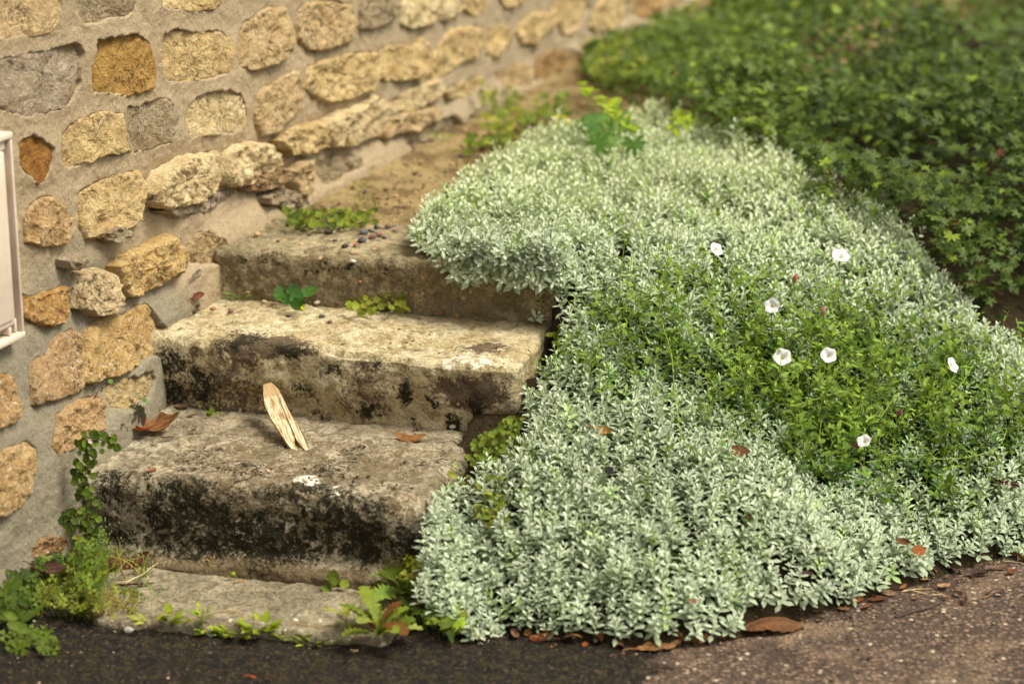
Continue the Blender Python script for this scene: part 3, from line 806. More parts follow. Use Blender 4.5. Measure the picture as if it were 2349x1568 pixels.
from mathutils.bvhtree import BVHTree
SOLIDS = []
def build_steps():
    root = empty('stone_steps', (-0.45, -0.75, 0.0), 'three worn and lichen spotted stone steps between the wall and the silvery plants', 'steps')
    def sp(px, py, r, s=1.0, z=None, y=None, ryz=None):
        """spot on a tread (z given) or on a front face (front line given)"""
        d = ray(px, py)
        if z is not None:
            P = CAM + d * ((z - CAM[2]) / d[2])
        else:
            a, b = y
            n = np.array([-(b[1] - a[1]), b[0] - a[0]])
            t_ = ((np.array(a) - CAM[:2]) @ n) / (d[:2] @ n)
            P = CAM + d * t_
        return (P, r / 1100.0 if np.isscalar(r) else np.array(r) / 1100.0, s)
    # ---- first step, black with algae on its front
    B = BLOCKS[0]
    W, F, N = rounded_block(B['plan'], B['z0'], B['z1'], 0.040, 300, 150, 75, 0, 71)
    und = 0.016 * fbm(W, 3.2, 3, 72) + 0.011 * fbm(W, 13, 4, 73) + 0.0045 * fbm(W, 46, 3, 75)
    z = W[:, 2]
    fy = (B['plan'][0], B['plan'][1])
    front = sstep(-0.08, 0.05, -N[:, 1])
    W = W + N * und[:, None]
    W[:, 2] += (0.006 * fbm(W, 5, 3, 74)) * (N[:, 2] > 0.5) - 0.020 * sstep(0.06, 0.16, W[:, 2])
    # cement footing bulges out below
    ft = sstep(0.045, 0.015, W[:, 2] + 0.015 * fbm(W, 6, 2, 76)) * front
    W[:, 1] -= 0.028 * ft
    W[:, 2] = np.where(N[:, 2] < -0.5, B['z0'], W[:, 2])
    s = [sp(250, 1120, 60, 1, None, fy), sp(400, 1130, (120, 40, 60), 1, None, fy), sp(430, 1215, (230, 60, 85), 1.15, None, fy), sp(620, 1240, (170, 60, 60), 1.1, None, fy),
         sp(330, 1270, 70, 0.8, None, fy), sp(520, 1300, 50, 1, None, fy), sp(600, 1270, 60, 1, None, fy), sp(780, 1180, (110, 60, 50), .9, None, fy), sp(830, 1240, (60, 50, 60), 1.05, None, fy),
         sp(700, 1140, (120, 60, 26), .85, None, fy), sp(930, 1260, (50, 50, 45), .9, None, fy), sp(880, 1180, 30, .7, None, fy), sp(660, 1330, 30, .6, None, fy), sp(260, 1230, 55, .9, None, fy)]
    s += [sp(x, y, (r * 1.6, r * 1.6, r), k, z=0.2) for x, y, r, k in ((430, 1040, 40, .7), (560, 1060, 45, .8), (760, 1060, 50, .65), (350, 1000, 20, .75), (480, 1020, 26, .7), (820, 1030, 30, .75), (900, 1070, 30, .7), (980, 1040, 40, .7), (650, 1020, 22, .6), (560, 1110, 30, .7))]
    dark = 0.25 + 0.13 * front + 0.44 * np.minimum(blobs(W, s, 1), 1) + 0.16 * fbm(W, 10, 3, 77) - 0.25 * ft
    brown = 0.40 + 0.10 * front + 0.25 * blobs(W, [sp(600, 1050, 200, 1, z=.2), sp(880, 1060, 120, 1, z=.2), sp(900, 1130, 60, 1, None, fy)], 3) + 0.5 * ft
    pale = 0.9 * blobs(W, [sp(712, 1096, (46, 44, 60), .80, z=.19), sp(640, 1030, (60, 40, 60), .45, z=.19), sp(880, 1040, (80, 50, 60), .4, z=.19), sp(920, 1126, (10, 12, 8), 1.3, z=.19), sp(775, 1115, (50, 40, 30), .6, z=.19), sp(560, 1105, 16, .6, None, fy), sp(300, 1040, 40, .45, z=.2)], 5)
    SOLIDS.append((W, F))
    mobj('step_block', W, F, M['step_one'], root, attrs={'dark': dark, 'brown': brown, 'pale': pale})['label'] = 'lowest step with its front stained black by algae'
    # ---- second step, cream
    B = BLOCKS[1]
    fy = (B['plan'][0], B['plan'][1])
    W, F, N = rounded_block(B['plan'], B['z0'], B['z1'], 0.022, 310, 150, 60, 0, 81)
    und = 0.011 * fbm(W, 3.5, 3, 82) + 0.009 * fbm(W, 13, 4, 83) + 0.0042 * fbm(W, 46, 3, 85)
    W = W + N * und[:, None]
    front = sstep(0.0, 0.7, -N[:, 1])
    W[:, 2] += 0.008 * fbm(W, 4, 3, 84) * (N[:, 2] > 0.3)
    W[:, 2] -= 0.012 * sstep(0.0, 0.6, fbm(W, 9, 2, 89)) * sstep(0.2, 0.8, N[:, 2]) * sstep(-.2, -.6, N[:, 1]) * 1.0
    # the front corner is chipped and the foot undercut
    W[:, 1] += 0.014 * sstep(0.06, 0.0, W[:, 2] - 0.2) * front
    s = [sp(560, 780, (60, 50, 22), 1, z=.335), sp(660, 800, (50, 50, 24), .95, z=.335), sp(760, 850, 26, .8, None, fy), sp(865, 835, 13, 1, None, fy), sp(925, 905, (17, 20, 30), 1.2, None, fy), sp(870, 940, 24, 1, None, fy),
         sp(835, 945, 24, .9, None, fy), sp(1025, 985, (26, 20, 36), 1.25, None, fy), sp(1090, 945, (20, 20, 34), 1.15, None, fy), sp(985, 920, (14, 14, 18), 1.1, None, fy), sp(1170, 835, 9, 1, None, fy),
         sp(400, 830, 40, .9, None, fy), sp(390, 900, 50, .9, None, fy), sp(470, 900, 50, .8, None, fy), sp(450, 860, 30, .7, None, fy), sp(700, 900, 26, .8, None, fy), sp(720, 960, 30, .7, None, fy), sp(420, 760, 26, .8, z=.335), sp(1220, 800, 10, 1, z=.335), sp(1150, 790, (24, 20, 10), .9, z=.335),
         sp(1060, 860, 20, .7, None, fy), sp(940, 960, 20, .7, None, fy), sp(400, 950, 60, .7, None, fy)]
    dark = 0.19 + 0.08 * front + 0.60 * np.minimum(blobs(W, s, 11), 1.1) + 0.12 * fbm(W, 12, 3, 87)
    brown = 0.30 + 0.10 * front + 0.8 * blobs(W, [sp(1090, 900, (60, 40, 34), 1.1, None, fy), sp(1020, 895, 30, .9, None, fy), sp(640, 795, (70, 50, 22), 1.0, z=.335), sp(560, 785, 60, .8, z=.335), sp(1110, 800, (50, 40, 16), .8, z=.335), sp(850, 900, 60, .4, None, fy), sp(500, 920, 110, .45, None, fy)], 13)
    pale = 0.14 + 0.08 * (N[:, 2] > .5) + 0.50 * blobs(W, [sp(1080, 830, (120, 50, 24), .8, z=.335), sp(900, 800, (160, 60, 40), .6, z=.335), sp(1190, 850, 40, .9, None, fy), sp(1040, 980, 9, 1.4, None, fy), sp(1055, 930, 8, 1.4, None, fy)], 15)
    SOLIDS.append((W, F))
    mobj('step_block', W, F, M['step_two'], root, attrs={'dark': dark, 'brown': brown, 'pale': pale})['label'] = 'middle step, cream stone with dark lichen blotches'
    # ---- third step, cement faced
    B = BLOCKS[2]
    fy = (B['plan'][0], B['plan'][1])
    W, F, N = rounded_block(B['plan'], B['z0'], B['z1'], 0.018, 260, 110, 50, 0, 91)
    und = 0.010 * fbm(W, 4, 3, 92) + 0.009 * fbm(W, 16, 4, 93) + 0.0038 * fbm(W, 60, 3, 95)
    W = W + N * und[:, None]
    front = sstep(0.0, 0.7, -N[:, 1])
    W[:, 2] += 0.009 * fbm(W, 6, 4, 94) * (N[:, 2] > 0.3)
    dark = 0.16 + 0.4 * blobs(W, [sp(600, 600, (80, 40, 16), 1.2, None, fy), sp(760, 615, (120, 40, 14), 1.2, None, fy), sp(900, 610, 60, .8, None, fy)], 21)
    brown = 0.32 + 0.34 * front
    pale = 0.05 + 0 * dark
    SOLIDS.append((W, F))
    mobj('step_block', W, F, M['step_three'], root, attrs={'dark': dark, 'brown': brown, 'pale': pale})['label'] = 'top step faced with pebbly brown cement'
    # ---- slab at the foot
    plan = [tuple(at_z(215, 1420, 0)[:2]), tuple(at_z(880, 1462, 0)[:2]), (-0.16, -0.90), (-0.93, -0.72)]
    W, F, N = rounded_block(plan, -0.06, 0.0, 0.014, 240, 110, 16, 0, 101)
    W = W + N * (0.012 * fbm(W, 5, 3, 102) + 0.008 * fbm(W, 16, 4, 103) + .003 * fbm(W, 50, 2, 106))[:, None]
    W[:, 2] += 0.006 * fbm(W, 4, 3, 104) * (N[:, 2] > 0.5)
    pale = 0.10 + 0.35 * sstep(-0.99, -1.05, W[:, 1]) * (W[:, 0] > -0.8)
    SOLIDS.append((W, F))
    mobj('base_slab', W, F, M['slab'], root, attrs={'dark': 0.20 + 0 * pale, 'brown': 0.42 + 0 * pale, 'pale': pale})
make_step_mats()
build_steps()

_tv, _tf, _o = [], [], 0
for _W, _F in SOLIDS:
    _tv.append(_W); _tf.append(_F + _o); _o += len(_W)
STEP_TREE = BVHTree.FromPolygons(np.vstack(_tv).tolist(), np.vstack(_tf).tolist())

def hit(px, py, ground):
    """what the eye meets there: a step, the foot of the wall or the ground"""
    d = ray(px, py)
    dn = Vector(d).normalized()
    P = at_surf(px, py, ground)
    best = np.linalg.norm(P - CAM)
    loc, nrm, i, dist = STEP_TREE.ray_cast(Vector(CAM), dn)
    if loc is not None and dist < best:
        P = np.array(loc); best = dist
    a = trace(px, py)
    Q = wall_P(np.array(a[0]), np.array(a[1]), np.array(0.02 + float(bulge(a[0], a[1]))))
    if np.linalg.norm(Q - CAM) < best - 0.01:
        P = Q - dn_np(dn) * 0.02
    return P

def dn_np(v): return np.array(v[:])

def unwall(P, gap=0.025):
    P = np.array(P, float)
    s_ = (P - W0) @ WDIR; n_ = (P - W0) @ WN
    need = bulge(s_, P[..., 2]) + gap
    return P + np.maximum(need - n_, 0)[..., None] * WN
# ================================================================== PLANTS: numbers
def basis(A):
    """frames (N,3,3) whose third column is A; spun at random"""
    A = A / np.linalg.norm(A, axis=1, keepdims=True)
    r = RNG.normal(size=A.shape)
    X = np.cross(A, r)
    X /= np.linalg.norm(X, axis=1, keepdims=True)
    Y = np.cross(A, X)
    return np.stack([X, Y, A], 2)

def scatter(templates, P, R, S, tintfn=None, pick=None):
    """many copies of small templates (V, F, C) as one mesh"""
    Vo, Fo, Co, off = [], [], [], 0
    if pick is None:
        pick = RNG.integers(0, len(templates), len(P))
    for k, (V, F, C) in enumerate(templates):
        idx = np.nonzero(pick == k)[0]
        if not len(idx): continue
        W = np.einsum('nij,vj->nvi', R[idx], V) * S[idx, None, None] + P[idx, None, :]
        col = np.repeat(C[None], len(idx), 0)
        if tintfn is not None:
            col = col * tintfn[idx][:, None, :]
        Vo.append(W.reshape(-1, 3)); Co.append(col.reshape(-1, 3))
        Fo.append((F[None] + (off + np.arange(len(idx)) * len(V))[:, None, None]).reshape(-1, F.shape[1]))
        off += len(idx) * len(V)
    return np.vstack(Vo), np.vstack(Fo), np.vstack(Co)

def rot_axis(v, k, a):
    k = np.asarray(k, float) / np.linalg.norm(k)
    c, s = math.cos(a), math.sin(a)
    return v * c + np.cross(k, v) * s + np.outer(v @ k, k) * (1 - c)

def lance_leaf(L, W, fold=0.25, bend=0.15, wide=0.5):
    """leaf along +X, face up +Z, eight vertices"""
    xs = [0, 0.30 * L, 0.66 * L, L]
    w = [0, W * 0.42 * (1.1 if wide < 0.5 else 0.9), W * 0.5, 0]
    z = lambda x: -bend * L * (x / L) ** 2
    V = [(0, 0, 0)]
    for i in (1, 2):
        V += [(xs[i], -w[i], z(xs[i]) + fold * w[i]), (xs[i], 0, z(xs[i])), (xs[i], w[i], z(xs[i]) + fold * w[i])]
    V += [(L, 0, z(L))]
    F = [(0, 1, 2), (0, 2, 3), (1, 4, 2), (4, 5, 2), (2, 5, 3), (5, 6, 3), (4, 7, 5), (5, 7, 6)]
    return np.array(V, float), np.array(F)

def tube_tris(pts, rad, k=4):
    pts = np.asarray(pts, float)
    rad = np.broadcast_to(rad, len(pts))
    T = np.gradient(pts, axis=0)
    T /= np.maximum(np.linalg.norm(T, axis=1, keepdims=True), 1e-9)
    up = np.array([0.31, 0.17, 0.93])
    A = np.cross(T, up); A /= np.maximum(np.linalg.norm(A, axis=1, keepdims=True), 1e-6)
    B = np.cross(T, A)
    V = []
    for i in range(len(pts)):
        for j in range(k):
            a = 2 * math.pi * j / k
            V.append(pts[i] + rad[i] * (math.cos(a) * A[i] + math.sin(a) * B[i]))
    F = []
    for i in range(len(pts) - 1):
        for j in range(k):
            a, b = i * k + j, i * k + (j + 1) % k
            F += [(a, b, b + k), (a, b + k, a + k)]
    return np.array(V), np.array(F)

def join(parts):
    Vo, Fo, Co, off = [], [], [], 0
    for V, F, C in parts:
        Vo.append(V); Fo.append(F + off); off += len(V)
        Co.append(np.broadcast_to(np.asarray(C, float), (len(V), 3)))
    return np.vstack(Vo), np.vstack(Fo), np.vstack(Co)

def c3(*rgb): return np.array(lin(*rgb)[:3])

def in_poly_px(P, poly):
    return poly_sd(project(P), np.array(poly, float)) < 0

# ------------------------------------------------------------------ the surface the plants stand on
def inside_plan(x, y, plan, grow=0.0):
    return poly_sd(np.stack([x, y], 1), np.array(plan)) < grow

def stand_z(x, y):
    x = np.atleast_1d(np.asarray(x, float)); y = np.atleast_1d(np.asarray(y, float))
    z = soil_z(x, y)
    z = np.where(z < -0.04, bed_z(x, y), z)
    for b in BLOCKS:
        z = np.where(inside_plan(x, y, b['plan'], 0.0), np.maximum(z, b['z1']), z)
    return z

MAT_POLY = [(1500, 246), (1430, 262), (1330, 290), (1230, 306), (1150, 345), (1080, 385), (1010, 440), (955, 490), (940, 525), (985, 565), (1015, 600), (1040, 622), (1110, 632),
            (1200, 640), (1290, 655), (1300, 720), (1292, 780), (1250, 840), (1215, 890), (1210, 950), (1205, 1000), (1150, 1040), (1080, 1072), (1005, 1092), (975, 1160),
            (960, 1240), (945, 1310), (1010, 1370), (1080, 1410), (1180, 1392), (1400, 1412), (1680, 1396), (1750, 1332), (1950, 1320), (2040, 1278), (2120, 1260), (2240, 1226),
            (2349, 1215), (2700, 1110), (2700, 900), (2349, 770), (2240, 710), (2150, 600), (2060, 500), (1960, 445), (1850, 412), (1830, 372), (1740, 332), (1640, 300), (1580, 262)]

def hump(x, y):
    return 0.030 * fbm(P3(x, y), 4.0, 3, 201) + 0.012 * fbm(P3(x, y), 12, 2, 203)

def bind_density(pp):
    """where the bindweed has overgrown the mat (world position -> 0..1); its centre lies at the right of the bed"""
    c = at_z(1960, 900, 0.25)
    e = np.hypot((pp[:, 0] - c[0]) / 0.49, (pp[:, 1] - c[1]) / 0.30)
    a = sstep(1.15, 0.45, e + 0.55 * fbm(pp * [1, 1, 0], 5, 4, 207))
    c2 = at_z(1430, 1020, 0.15)
    e2 = np.hypot((pp[:, 0] - c2[0]) / 0.24, (pp[:, 1] - c2[1]) / 0.12)
    b = 0.60 * sstep(1.2, 0.3, e2 + 0.35 * fbm(pp * [1, 1, 0], 9, 3, 209))
    return np.maximum(a, b)

def shoot_template(seed, long=False):
    r = random.Random(seed)
    parts = []
    H = 0.052 if not long else 0.078
    nn = 6 if not long else 9
    bend = r.uniform(-0.10, 0.10)
    def ax(t): return np.array([bend * H * t * t, 0.05 * H * math.sin(3 * t), H * t])
    st = [ax(t) for t in (0, .25, .5, .75, 1)]
    V, F = tube_tris(st, 0.0011, 3)
    parts.append((V, F, c3(168, 182, 128)))
    for k in range(nn):
        t = (k + 0.6) / nn
        ang = k * math.pi / 2 + r.uniform(-0.25, 0.25)
        f = 1 - 0.62 * t ** 2.2
        for side in (0, 1):
            L = (0.0255 + r.uniform(-.003, .003)) * f
            W = L * r.uniform(0.32, 0.42) * (1.1 - 0.1 * t)
            v, fc = lance_leaf(L, W, r.uniform(.2, .5), r.uniform(-0.02, 0.22))
            elev = math.radians(10 + 56 * t ** 1.6 + r.uniform(-12, 12))
            v = rot_axis(v, (0, 1, 0), -elev)
            v = rot_axis(v, (0, 0, 1), ang + side * math.pi + r.uniform(-.15, .15))
            v = v + ax(t)
            w = min(1, 0.35 + 0.65 * t ** 0.8)
            col = (1 - w) * c3(118, 144, 82) + w * c3(226, 235, 208)  # lower leaves are greener; shade inside the mat is put into their colour too
            col = col * r.uniform(0.90, 1.08)
            cc = np.repeat(col[None], 8, 0)
            cc[[2, 5]] *= 0.93
            parts.append((v, fc, cc))
    return join(parts)

def build_mat():
    sp = 0.0150
    xs = np.arange(-0.45, 1.6, sp); ys = np.arange(-1.3, 1.0, sp)
    X, Y = np.meshgrid(xs, ys, indexing='ij')
    x = X.ravel() + RNG.uniform(-.5, .5, X.size) * sp
    y = Y.ravel() + RNG.uniform(-.5, .5, X.size) * sp
    z = stand_z(x, y)
    sd3 = poly_sd(np.stack([x, y], 1), np.array(BLOCKS[2]['plan']))
    z = np.where(x > 0.03, np.maximum(z, 0.452 - 1.1 * np.maximum(sd3, 0)), z)
    sd1 = poly_sd(np.stack([x, y], 1), np.array(BLOCKS[0]['plan']))
    z = np.where((x > -0.22) & (sd1 > 0), np.maximum(z, 0.15 - 0.9 * sd1), z)
    z = z + 1.4 * hump(x, y) + 0.022
    P = np.stack([x, y, z], 1)
    tip = P + [0, 0, 0.045]
    keep = in_poly_px(tip, MAT_POLY)
    # not on the open treads
    on2 = inside_plan(x, y, BLOCKS[1]['plan'], 0.012)
    keep &= ~(on2 & (y + 0.25 * x < -0.24))
    keep &= ~((x < 0.10) & (y + 0.25 * x < -0.32) & inside_plan(x, y, BLOCKS[1]['plan'], 0.02))
    P = P[keep]
    bd = bind_density(P)
    far = P[:, 1] > 0.35
    keep = RNG.random(len(P)) > 0.52 * bd
    # a few bare gaps
    g = fbm(P * [1, 1, 0], 9, 3, 211)
    keep &= ~((g > 0.52) & (RNG.random(len(P)) < 0.8))
    q = project(P)
    hole = np.hypot((q[:, 0] - 1392) / 62, (q[:, 1] - 318) / 50) < 1
    keep &= ~hole
    P = P[keep]; bd = bd[keep]
    # lean: with the slope of the ground, out over the border, and at random
    e = 0.03
    zx = (stand_z(P[:, 0] + e, P[:, 1]) - stand_z(P[:, 0] - e, P[:, 1])) / (2 * e)
    zy = (stand_z(P[:, 0], P[:, 1] + e) - stand_z(P[:, 0], P[:, 1] - e)) / (2 * e)
    edge = P[:, 1] - border_ys(P[:, 0])
    P[:, 2] -= 0.02 * sstep(0.06, 0.0, edge)
    A = np.stack([-0.35 * np.clip(zx, -1.5, 1.5), -0.42 * np.clip(zy, -1, 1.6) - 0.35 * np.exp(-np.maximum(edge, 0) / 0.05), np.ones(len(P))], 1)
    A += RNG.normal(0, 0.16, A.shape) * [1, 1, 0]
    A += np.stack([fbm(P, 7, 2, 213), fbm(P, 7, 2, 215), 0 * P[:, 0]], 1) * 0.25
    # the overhang at the right end of the top step
    ex = []
    while len(ex) < 120:
        px, py = RNG.uniform(975, 1300), RNG.uniform(555, 650)
        if py > np.interp(px, [975, 1010, 1060, 1290], [565, 600, 628, 650]): continue
        yf = -0.112 + (-0.312 + 0.112) * ((px - 520) / 790.0) - RNG.uniform(-.01, .03)
        d_ = ray(px, py); ex.append(CAM + d_ * ((yf - CAM[1]) / d_[1]))
    ex = np.array(ex)
    P = np.vstack([P, ex]); bd = np.concatenate([bd, np.zeros(len(ex))])
    eA = np.stack([RNG.normal(0, .3, len(ex)), np.full(len(ex), -0.8), RNG.uniform(.3, 1.2, len(ex))], 1)
    A = np.vstack([A, eA])
    T = [shoot_template(s) for s in range(300, 310)] + [shoot_template(s, True) for s in range(320, 324)]
    pick = RNG.integers(0, 10, len(P))
    lg = RNG.random(len(P)) < 0.10
    pick[lg] = RNG.integers(10, 14, lg.sum())
    S = RNG.uniform(0.58, 1.08, len(P)) * (1 + 0.18 * fbm(P, 6, 2, 219))
    S *= (1 - 0.15 * bd) * (1 + 0.22 * sstep(-0.4, 0.3, P[:, 1]))
    g = 0.86 + 0.14 * fbm(P, 5, 3, 217)[:, None] + RNG.normal(0, 0.06, (len(P), 1))
    young = (RNG.random(len(P)) < 0.06)[:, None]
    green = np.array([0.86, 0.98, 0.62])
    tint = g * np.where(young, green, 1.0) * (1 - bd[:, None] * (1 - np.array([0.78, 0.92, 0.72])) * 0.8)
    # the far and upper part is creamier
    k = sstep(-0.35, 0.3, P[:, 1])[:, None]
    tint = tint * (1 - k * (1 - np.array([1.08, 1.05, 0.96])))
    V, F, C = scatter(T, P, basis(A), S, tint, pick)
    o = mobj('silver_ground_cover', V, F, M['silver_leaf'], col=C)
    tag(o, 'dense silvery mat of small woolly leaves spilling down the bank beside the steps', 'ground cover', kind='stuff')
    return T

SPRIG_LABELS = ['silver sprig hanging lowest at the left end of the overhang on the top step', 'star-shaped silver sprig just right of the lowest left one', 'silver sprig pointing left off the corner of the mat above the top step face',
                'silver sprig drooping in the middle of the overhang, above bare cement', 'silver sprig right of the middle of the overhang', 'silver sprig above the dry hanging stem on the top step', 'silver sprig just right of the dry hanging stem', 'rightmost silver sprig of the overhang, next to the bank',
                'short silver sprig between the star-shaped one and the middle of the overhang', 'silver sprig at the left rim of the mat on top of the top step', 'uppermost silver sprig of the left rim, over the pebbles of the top step', '']
def build_sprigs(T):
    """shoots that hang over the edge of the top step, one by one"""
    spots = [((1040, 632), 1.1), ((1075, 640), 1.15), ((1012, 604), 1.0), ((1150, 640), 1.0), ((1180, 652), 1.05), ((1210, 645), 1.0), ((1245, 652), 1.05), ((1272, 648), 0.9), ((1108, 628), 1.0),
             ((985, 575), .9), ((960, 556), .9), ((1235, 728), 1.0)]
    for i, ((px, py), s) in enumerate(spots):
        yf = -0.112 + (-0.312 + 0.112) * ((px - 520) / 790.0)
        d = ray(px, py)
        t = (yf - 0.045 - CAM[1]) / d[1]
        P = CAM + d * t
        if i == 11:
            P = at_z(px, py, 0.355)
        A = np.array([[0.15 * math.sin(i * 2.1), -1.0, 0.25]])
        if i in (9, 10, 2): A = np.array([[-0.6, -0.5, 0.6]])
        if i == 11: A = np.array([[0.35, -0.6, 0.7]])
        R = basis(A)[0]
        V, F, C = T[(i * 3) % 10]
        root = empty('trailing_sprig', P - A[0] / np.linalg.norm(A[0]) * 0.045 * s)
        tag(root, SPRIG_LABELS[i] if i != 11 else 'lone silver-leaved sprig hanging by a dry stem onto the right end of the middle step',
            'sprig', 'sprigs hanging over the top step' if i != 11 else None)
        W = (V @ R.T) * s * 1.12 + WLOC[root.name]
        mobj('foliage', W, F, M['silver_leaf'], root, col=C * 0.95)
        b = WLOC[root.name]
        up = b + np.array([0.002, 0.03, 0.030])
        if i == 11: up = b + np.array([-0.012, 0.05, 0.075])
        V, F = tube_tris([b, (b + up) / 2 + [0.003, -0.004, 0.002], up], [0.0012, 0.0012, 0.001], 4)
        mobj('stem', V, F, M['plain_attr'], root, col=np.broadcast_to(c3(176, 150, 96), (len(V), 3)))

# ------------------------------------------------------------------ bindweed
def arrow_leaf(L, W, seed=0):
    """arrow shaped leaf along +X"""
    V = np.array([(0, 0, 0), (-0.16 * L, -0.42 * W, -.02 * L), (0.28 * L, -0.5 * W, 0.05 * L), (0.68 * L, -0.30 * W, 0.02 * L), (L, 0, -0.10 * L), (0.68 * L, 0.30 * W, 0.02 * L),
                  (0.28 * L, 0.5 * W, 0.05 * L), (-0.16 * L, 0.42 * W, -.02 * L), (0.5 * L, 0, -0.04 * L)])
    F = np.array([(0, 1, 2), (0, 2, 8), (2, 3, 8), (3, 4, 8), (4, 5, 8), (5, 6, 8), (6, 0, 8), (6, 7, 0)])
    return V, F

def oval_leaf(L, W, fold=.15):
    t = np.array([0.0, 0.18, 0.5, 0.8])
    w = np.array([0.10, 0.42, 0.5, 0.30]) * W
    V = [(t_ * L, -w_, fold * w_) for t_, w_ in zip(t, w)] + [(L, 0, -0.08 * L)] + [(t_ * L, w_, fold * w_) for t_, w_ in list(zip(t, w))[::-1]] + [(0.5 * L, 0, -0.02 * L)]
    n = 9
    F = [(i, (i + 1) % n, n) for i in range(n)]
    return np.array(V), np.array(F)

def vine_template(seed, H, n, small=False):
    r = random.Random(seed)
    ph = r.uniform(0, 6)
    amp = 0.010
    def ax(t):
        return np.array([amp * math.sin(ph + 7 * t) * (0.4 + t) + 0.05 * math.sin(ph * 2) * t * t, amp * math.cos(ph + 6 * t) * (0.4 + t) + 0.04 * math.cos(ph * 3) * t * t, H * t])
    pts = [ax(t) for t in np.linspace(0, 1, 9)]
    V, F = tube_tris(pts, np.linspace(0.0010, 0.0006, 9), 3)
    cs = np.repeat(np.linspace(0, 1, 9), 3)[:, None]
    parts = [(V, F, (1 - cs) * c3(84, 104, 40) + cs * c3(170, 186, 76))]
    for k in range(n):
        t = (k + 0.5) / n
        f = 1 - 0.62 * t ** 1.8
        L = (0.020 if small else 0.027) * f * r.uniform(0.75, 1.2)
        v, fc = (oval_leaf(L, L * 0.5) if small else arrow_leaf(L, L * r.uniform(.42, .6)))
        v = rot_axis(v, (1, 0, 0), r.uniform(-.5, .5))
        v = rot_axis(v, (0, 1, 0), -math.radians(r.uniform(-15, 50)))
        v = v + [0.006 * f, 0, 0]
        v = rot_axis(v, (0, 0, 1), k * 2.4 + r.uniform(-.4, .4))
        v = v + ax(t)
        w = t ** 1.6
        col = ((1 - w) * c3(58, 92, 36) + w * c3(140, 166, 62)) * r.uniform(.75, 1.2)
        parts.append((v, fc, col))
    return join(parts)

def build_bindweed():
    sp = 0.016
    xs = np.arange(-0.2, 1.6, sp); ys = np.arange(-1.25, 0.4, sp)
    X, Y = np.meshgrid(xs, ys, indexing='ij')
    x = X.ravel() + RNG.uniform(-.5, .5, X.size) * sp
    y = Y.ravel() + RNG.uniform(-.5, .5, X.size) * sp
    P = np.stack([x, y, stand_z(x, y) + hump(x, y) * 0.6 + 0.01], 1)
    keep = in_poly_px(P + [0, 0, .06], MAT_POLY)
    P = P[keep]
    bd = bind_density(P)
    keep = (RNG.random(len(P)) < np.clip(bd * 0.52, 0.03, 1)) & ((P[:, 1] - border_ys(P[:, 0])) > 0.09)
    P = P[keep]; bd = bd[keep]
    T = [vine_template(s, 0.145, 11) for s in range(8)] + [vine_template(40 + s, 0.09, 12, True) for s in range(5)] + [vine_template(60 + s, 0.24, 13) for s in range(4)]
    pick = RNG.integers(0, 8, len(P))
    u = RNG.random(len(P))
    pick[u < 0.45] = RNG.integers(8, 13, (u < 0.45).sum())
    pick[u > 0.91] = RNG.integers(13, 17, (u > 0.91).sum())
    A = np.tile([0, -0.12, 1.0], (len(P), 1)) + RNG.normal(0, 0.28, (len(P), 3)) * [1, 1, 0]
    S = RNG.uniform(0.65, 1.15, len(P)) * (0.75 + 0.3 * bd)
    tint = np.clip(1 + RNG.normal(0, 0.14, (len(P), 1)), .6, 1.5) * np.ones((1, 3))
    V, F, C = scatter(T, P, basis(A), S, tint, pick)
    o = mobj('bindweed', V, F, M['green_leaf'], col=C)
    tag(o, 'tangle of green bindweed and small-leaved weeds growing up through the silver mat', 'bindweed', kind='stuff')
    # long runners lying over the tangle
    for i, pl in enumerate([[(2010, 970), (2060, 900), (2000, 885), (1900, 905), (1830, 930)], [(1600, 1045), (1560, 1000), (1548, 900), (1540, 800), (1510, 715)],
                            [(1985, 1060), (2080, 1050), (2200, 1055), (2290, 1030), (2310, 985)], [(1700, 870), (1640, 800), (1580, 760), (1555, 700)], [(1915, 740), (1900, 665), (1905, 600), (1870, 560)],
                            [(2349, 800), (2340, 770), (2330, 730)], [(2190, 900), (2220, 860), (2240, 820), (2235, 790)]]):
        q = [at_surf(a, b, lambda X_, Y_: bed_z(X_, Y_) + 0.13) for a, b in pl]
        q = np.array(q)
        tt = np.linspace(0, len(q) - 1, 24)
        q = np.stack([np.interp(tt, range(len(q)), q[:, k]) for k in range(3)], 1)
        q = q + 0.004 * np.stack([fbm(q, 30, 2, 5 + i), fbm(q, 30, 2, 9 + i), fbm(q, 30, 2, 19 + i)], 1)
        for _ in range(3):
            q[1:-1] = (q[:-2] + q[1:-1] * 2 + q[2:]) / 4
        V, F = tube_tris(q, 0.0011, 5)
        parts = [(V, F, c3(150, 172, 78))]
        r = random.Random(i)
        for k in range(2, 23, 3):
            L = r.uniform(.014, .026)
            v, fc = arrow_leaf(L, L * .5)
            v = rot_axis(v, (0, 1, 0), -r.uniform(-.2, .9))
            v = rot_axis(v, (0, 0, 1), r.uniform(0, 6.28)) + q[k]
            parts.append((v, fc, c3(120, 156, 66) * r.uniform(.7, 1.15)))
        V, F, C = join(parts)
        root = empty('bindweed_runner', q[0])
        tag(root, ['curved green runner arching over the bindweed below the middle pair of flowers', 'tall thin bindweed tendril rising at the left edge of the tangle',
                   'long runner trailing to the right below the rightmost white flower', 'curling bindweed tendril left of the white flowers', 'upright tendril beside the topmost white flower',
                   'thin tendril at the right edge of the picture', 'short curling tendril above the rightmost white flower'][i], 'runner', 'bindweed runners')
        n0 = len(tube_tris(q, 0.0011, 5)[0])
        mobj('stem', V[:n0], F[(F < n0).all(1)], M['green_leaf'], root, col=C[:n0])
        k0 = n0
        for k in range(2, 23, 3):
            mobj('leaf', V[k0:k0 + 9], fc, M['green_leaf'], root, col=C[k0:k0 + 9], loc=V[k0])
            k0 += 9

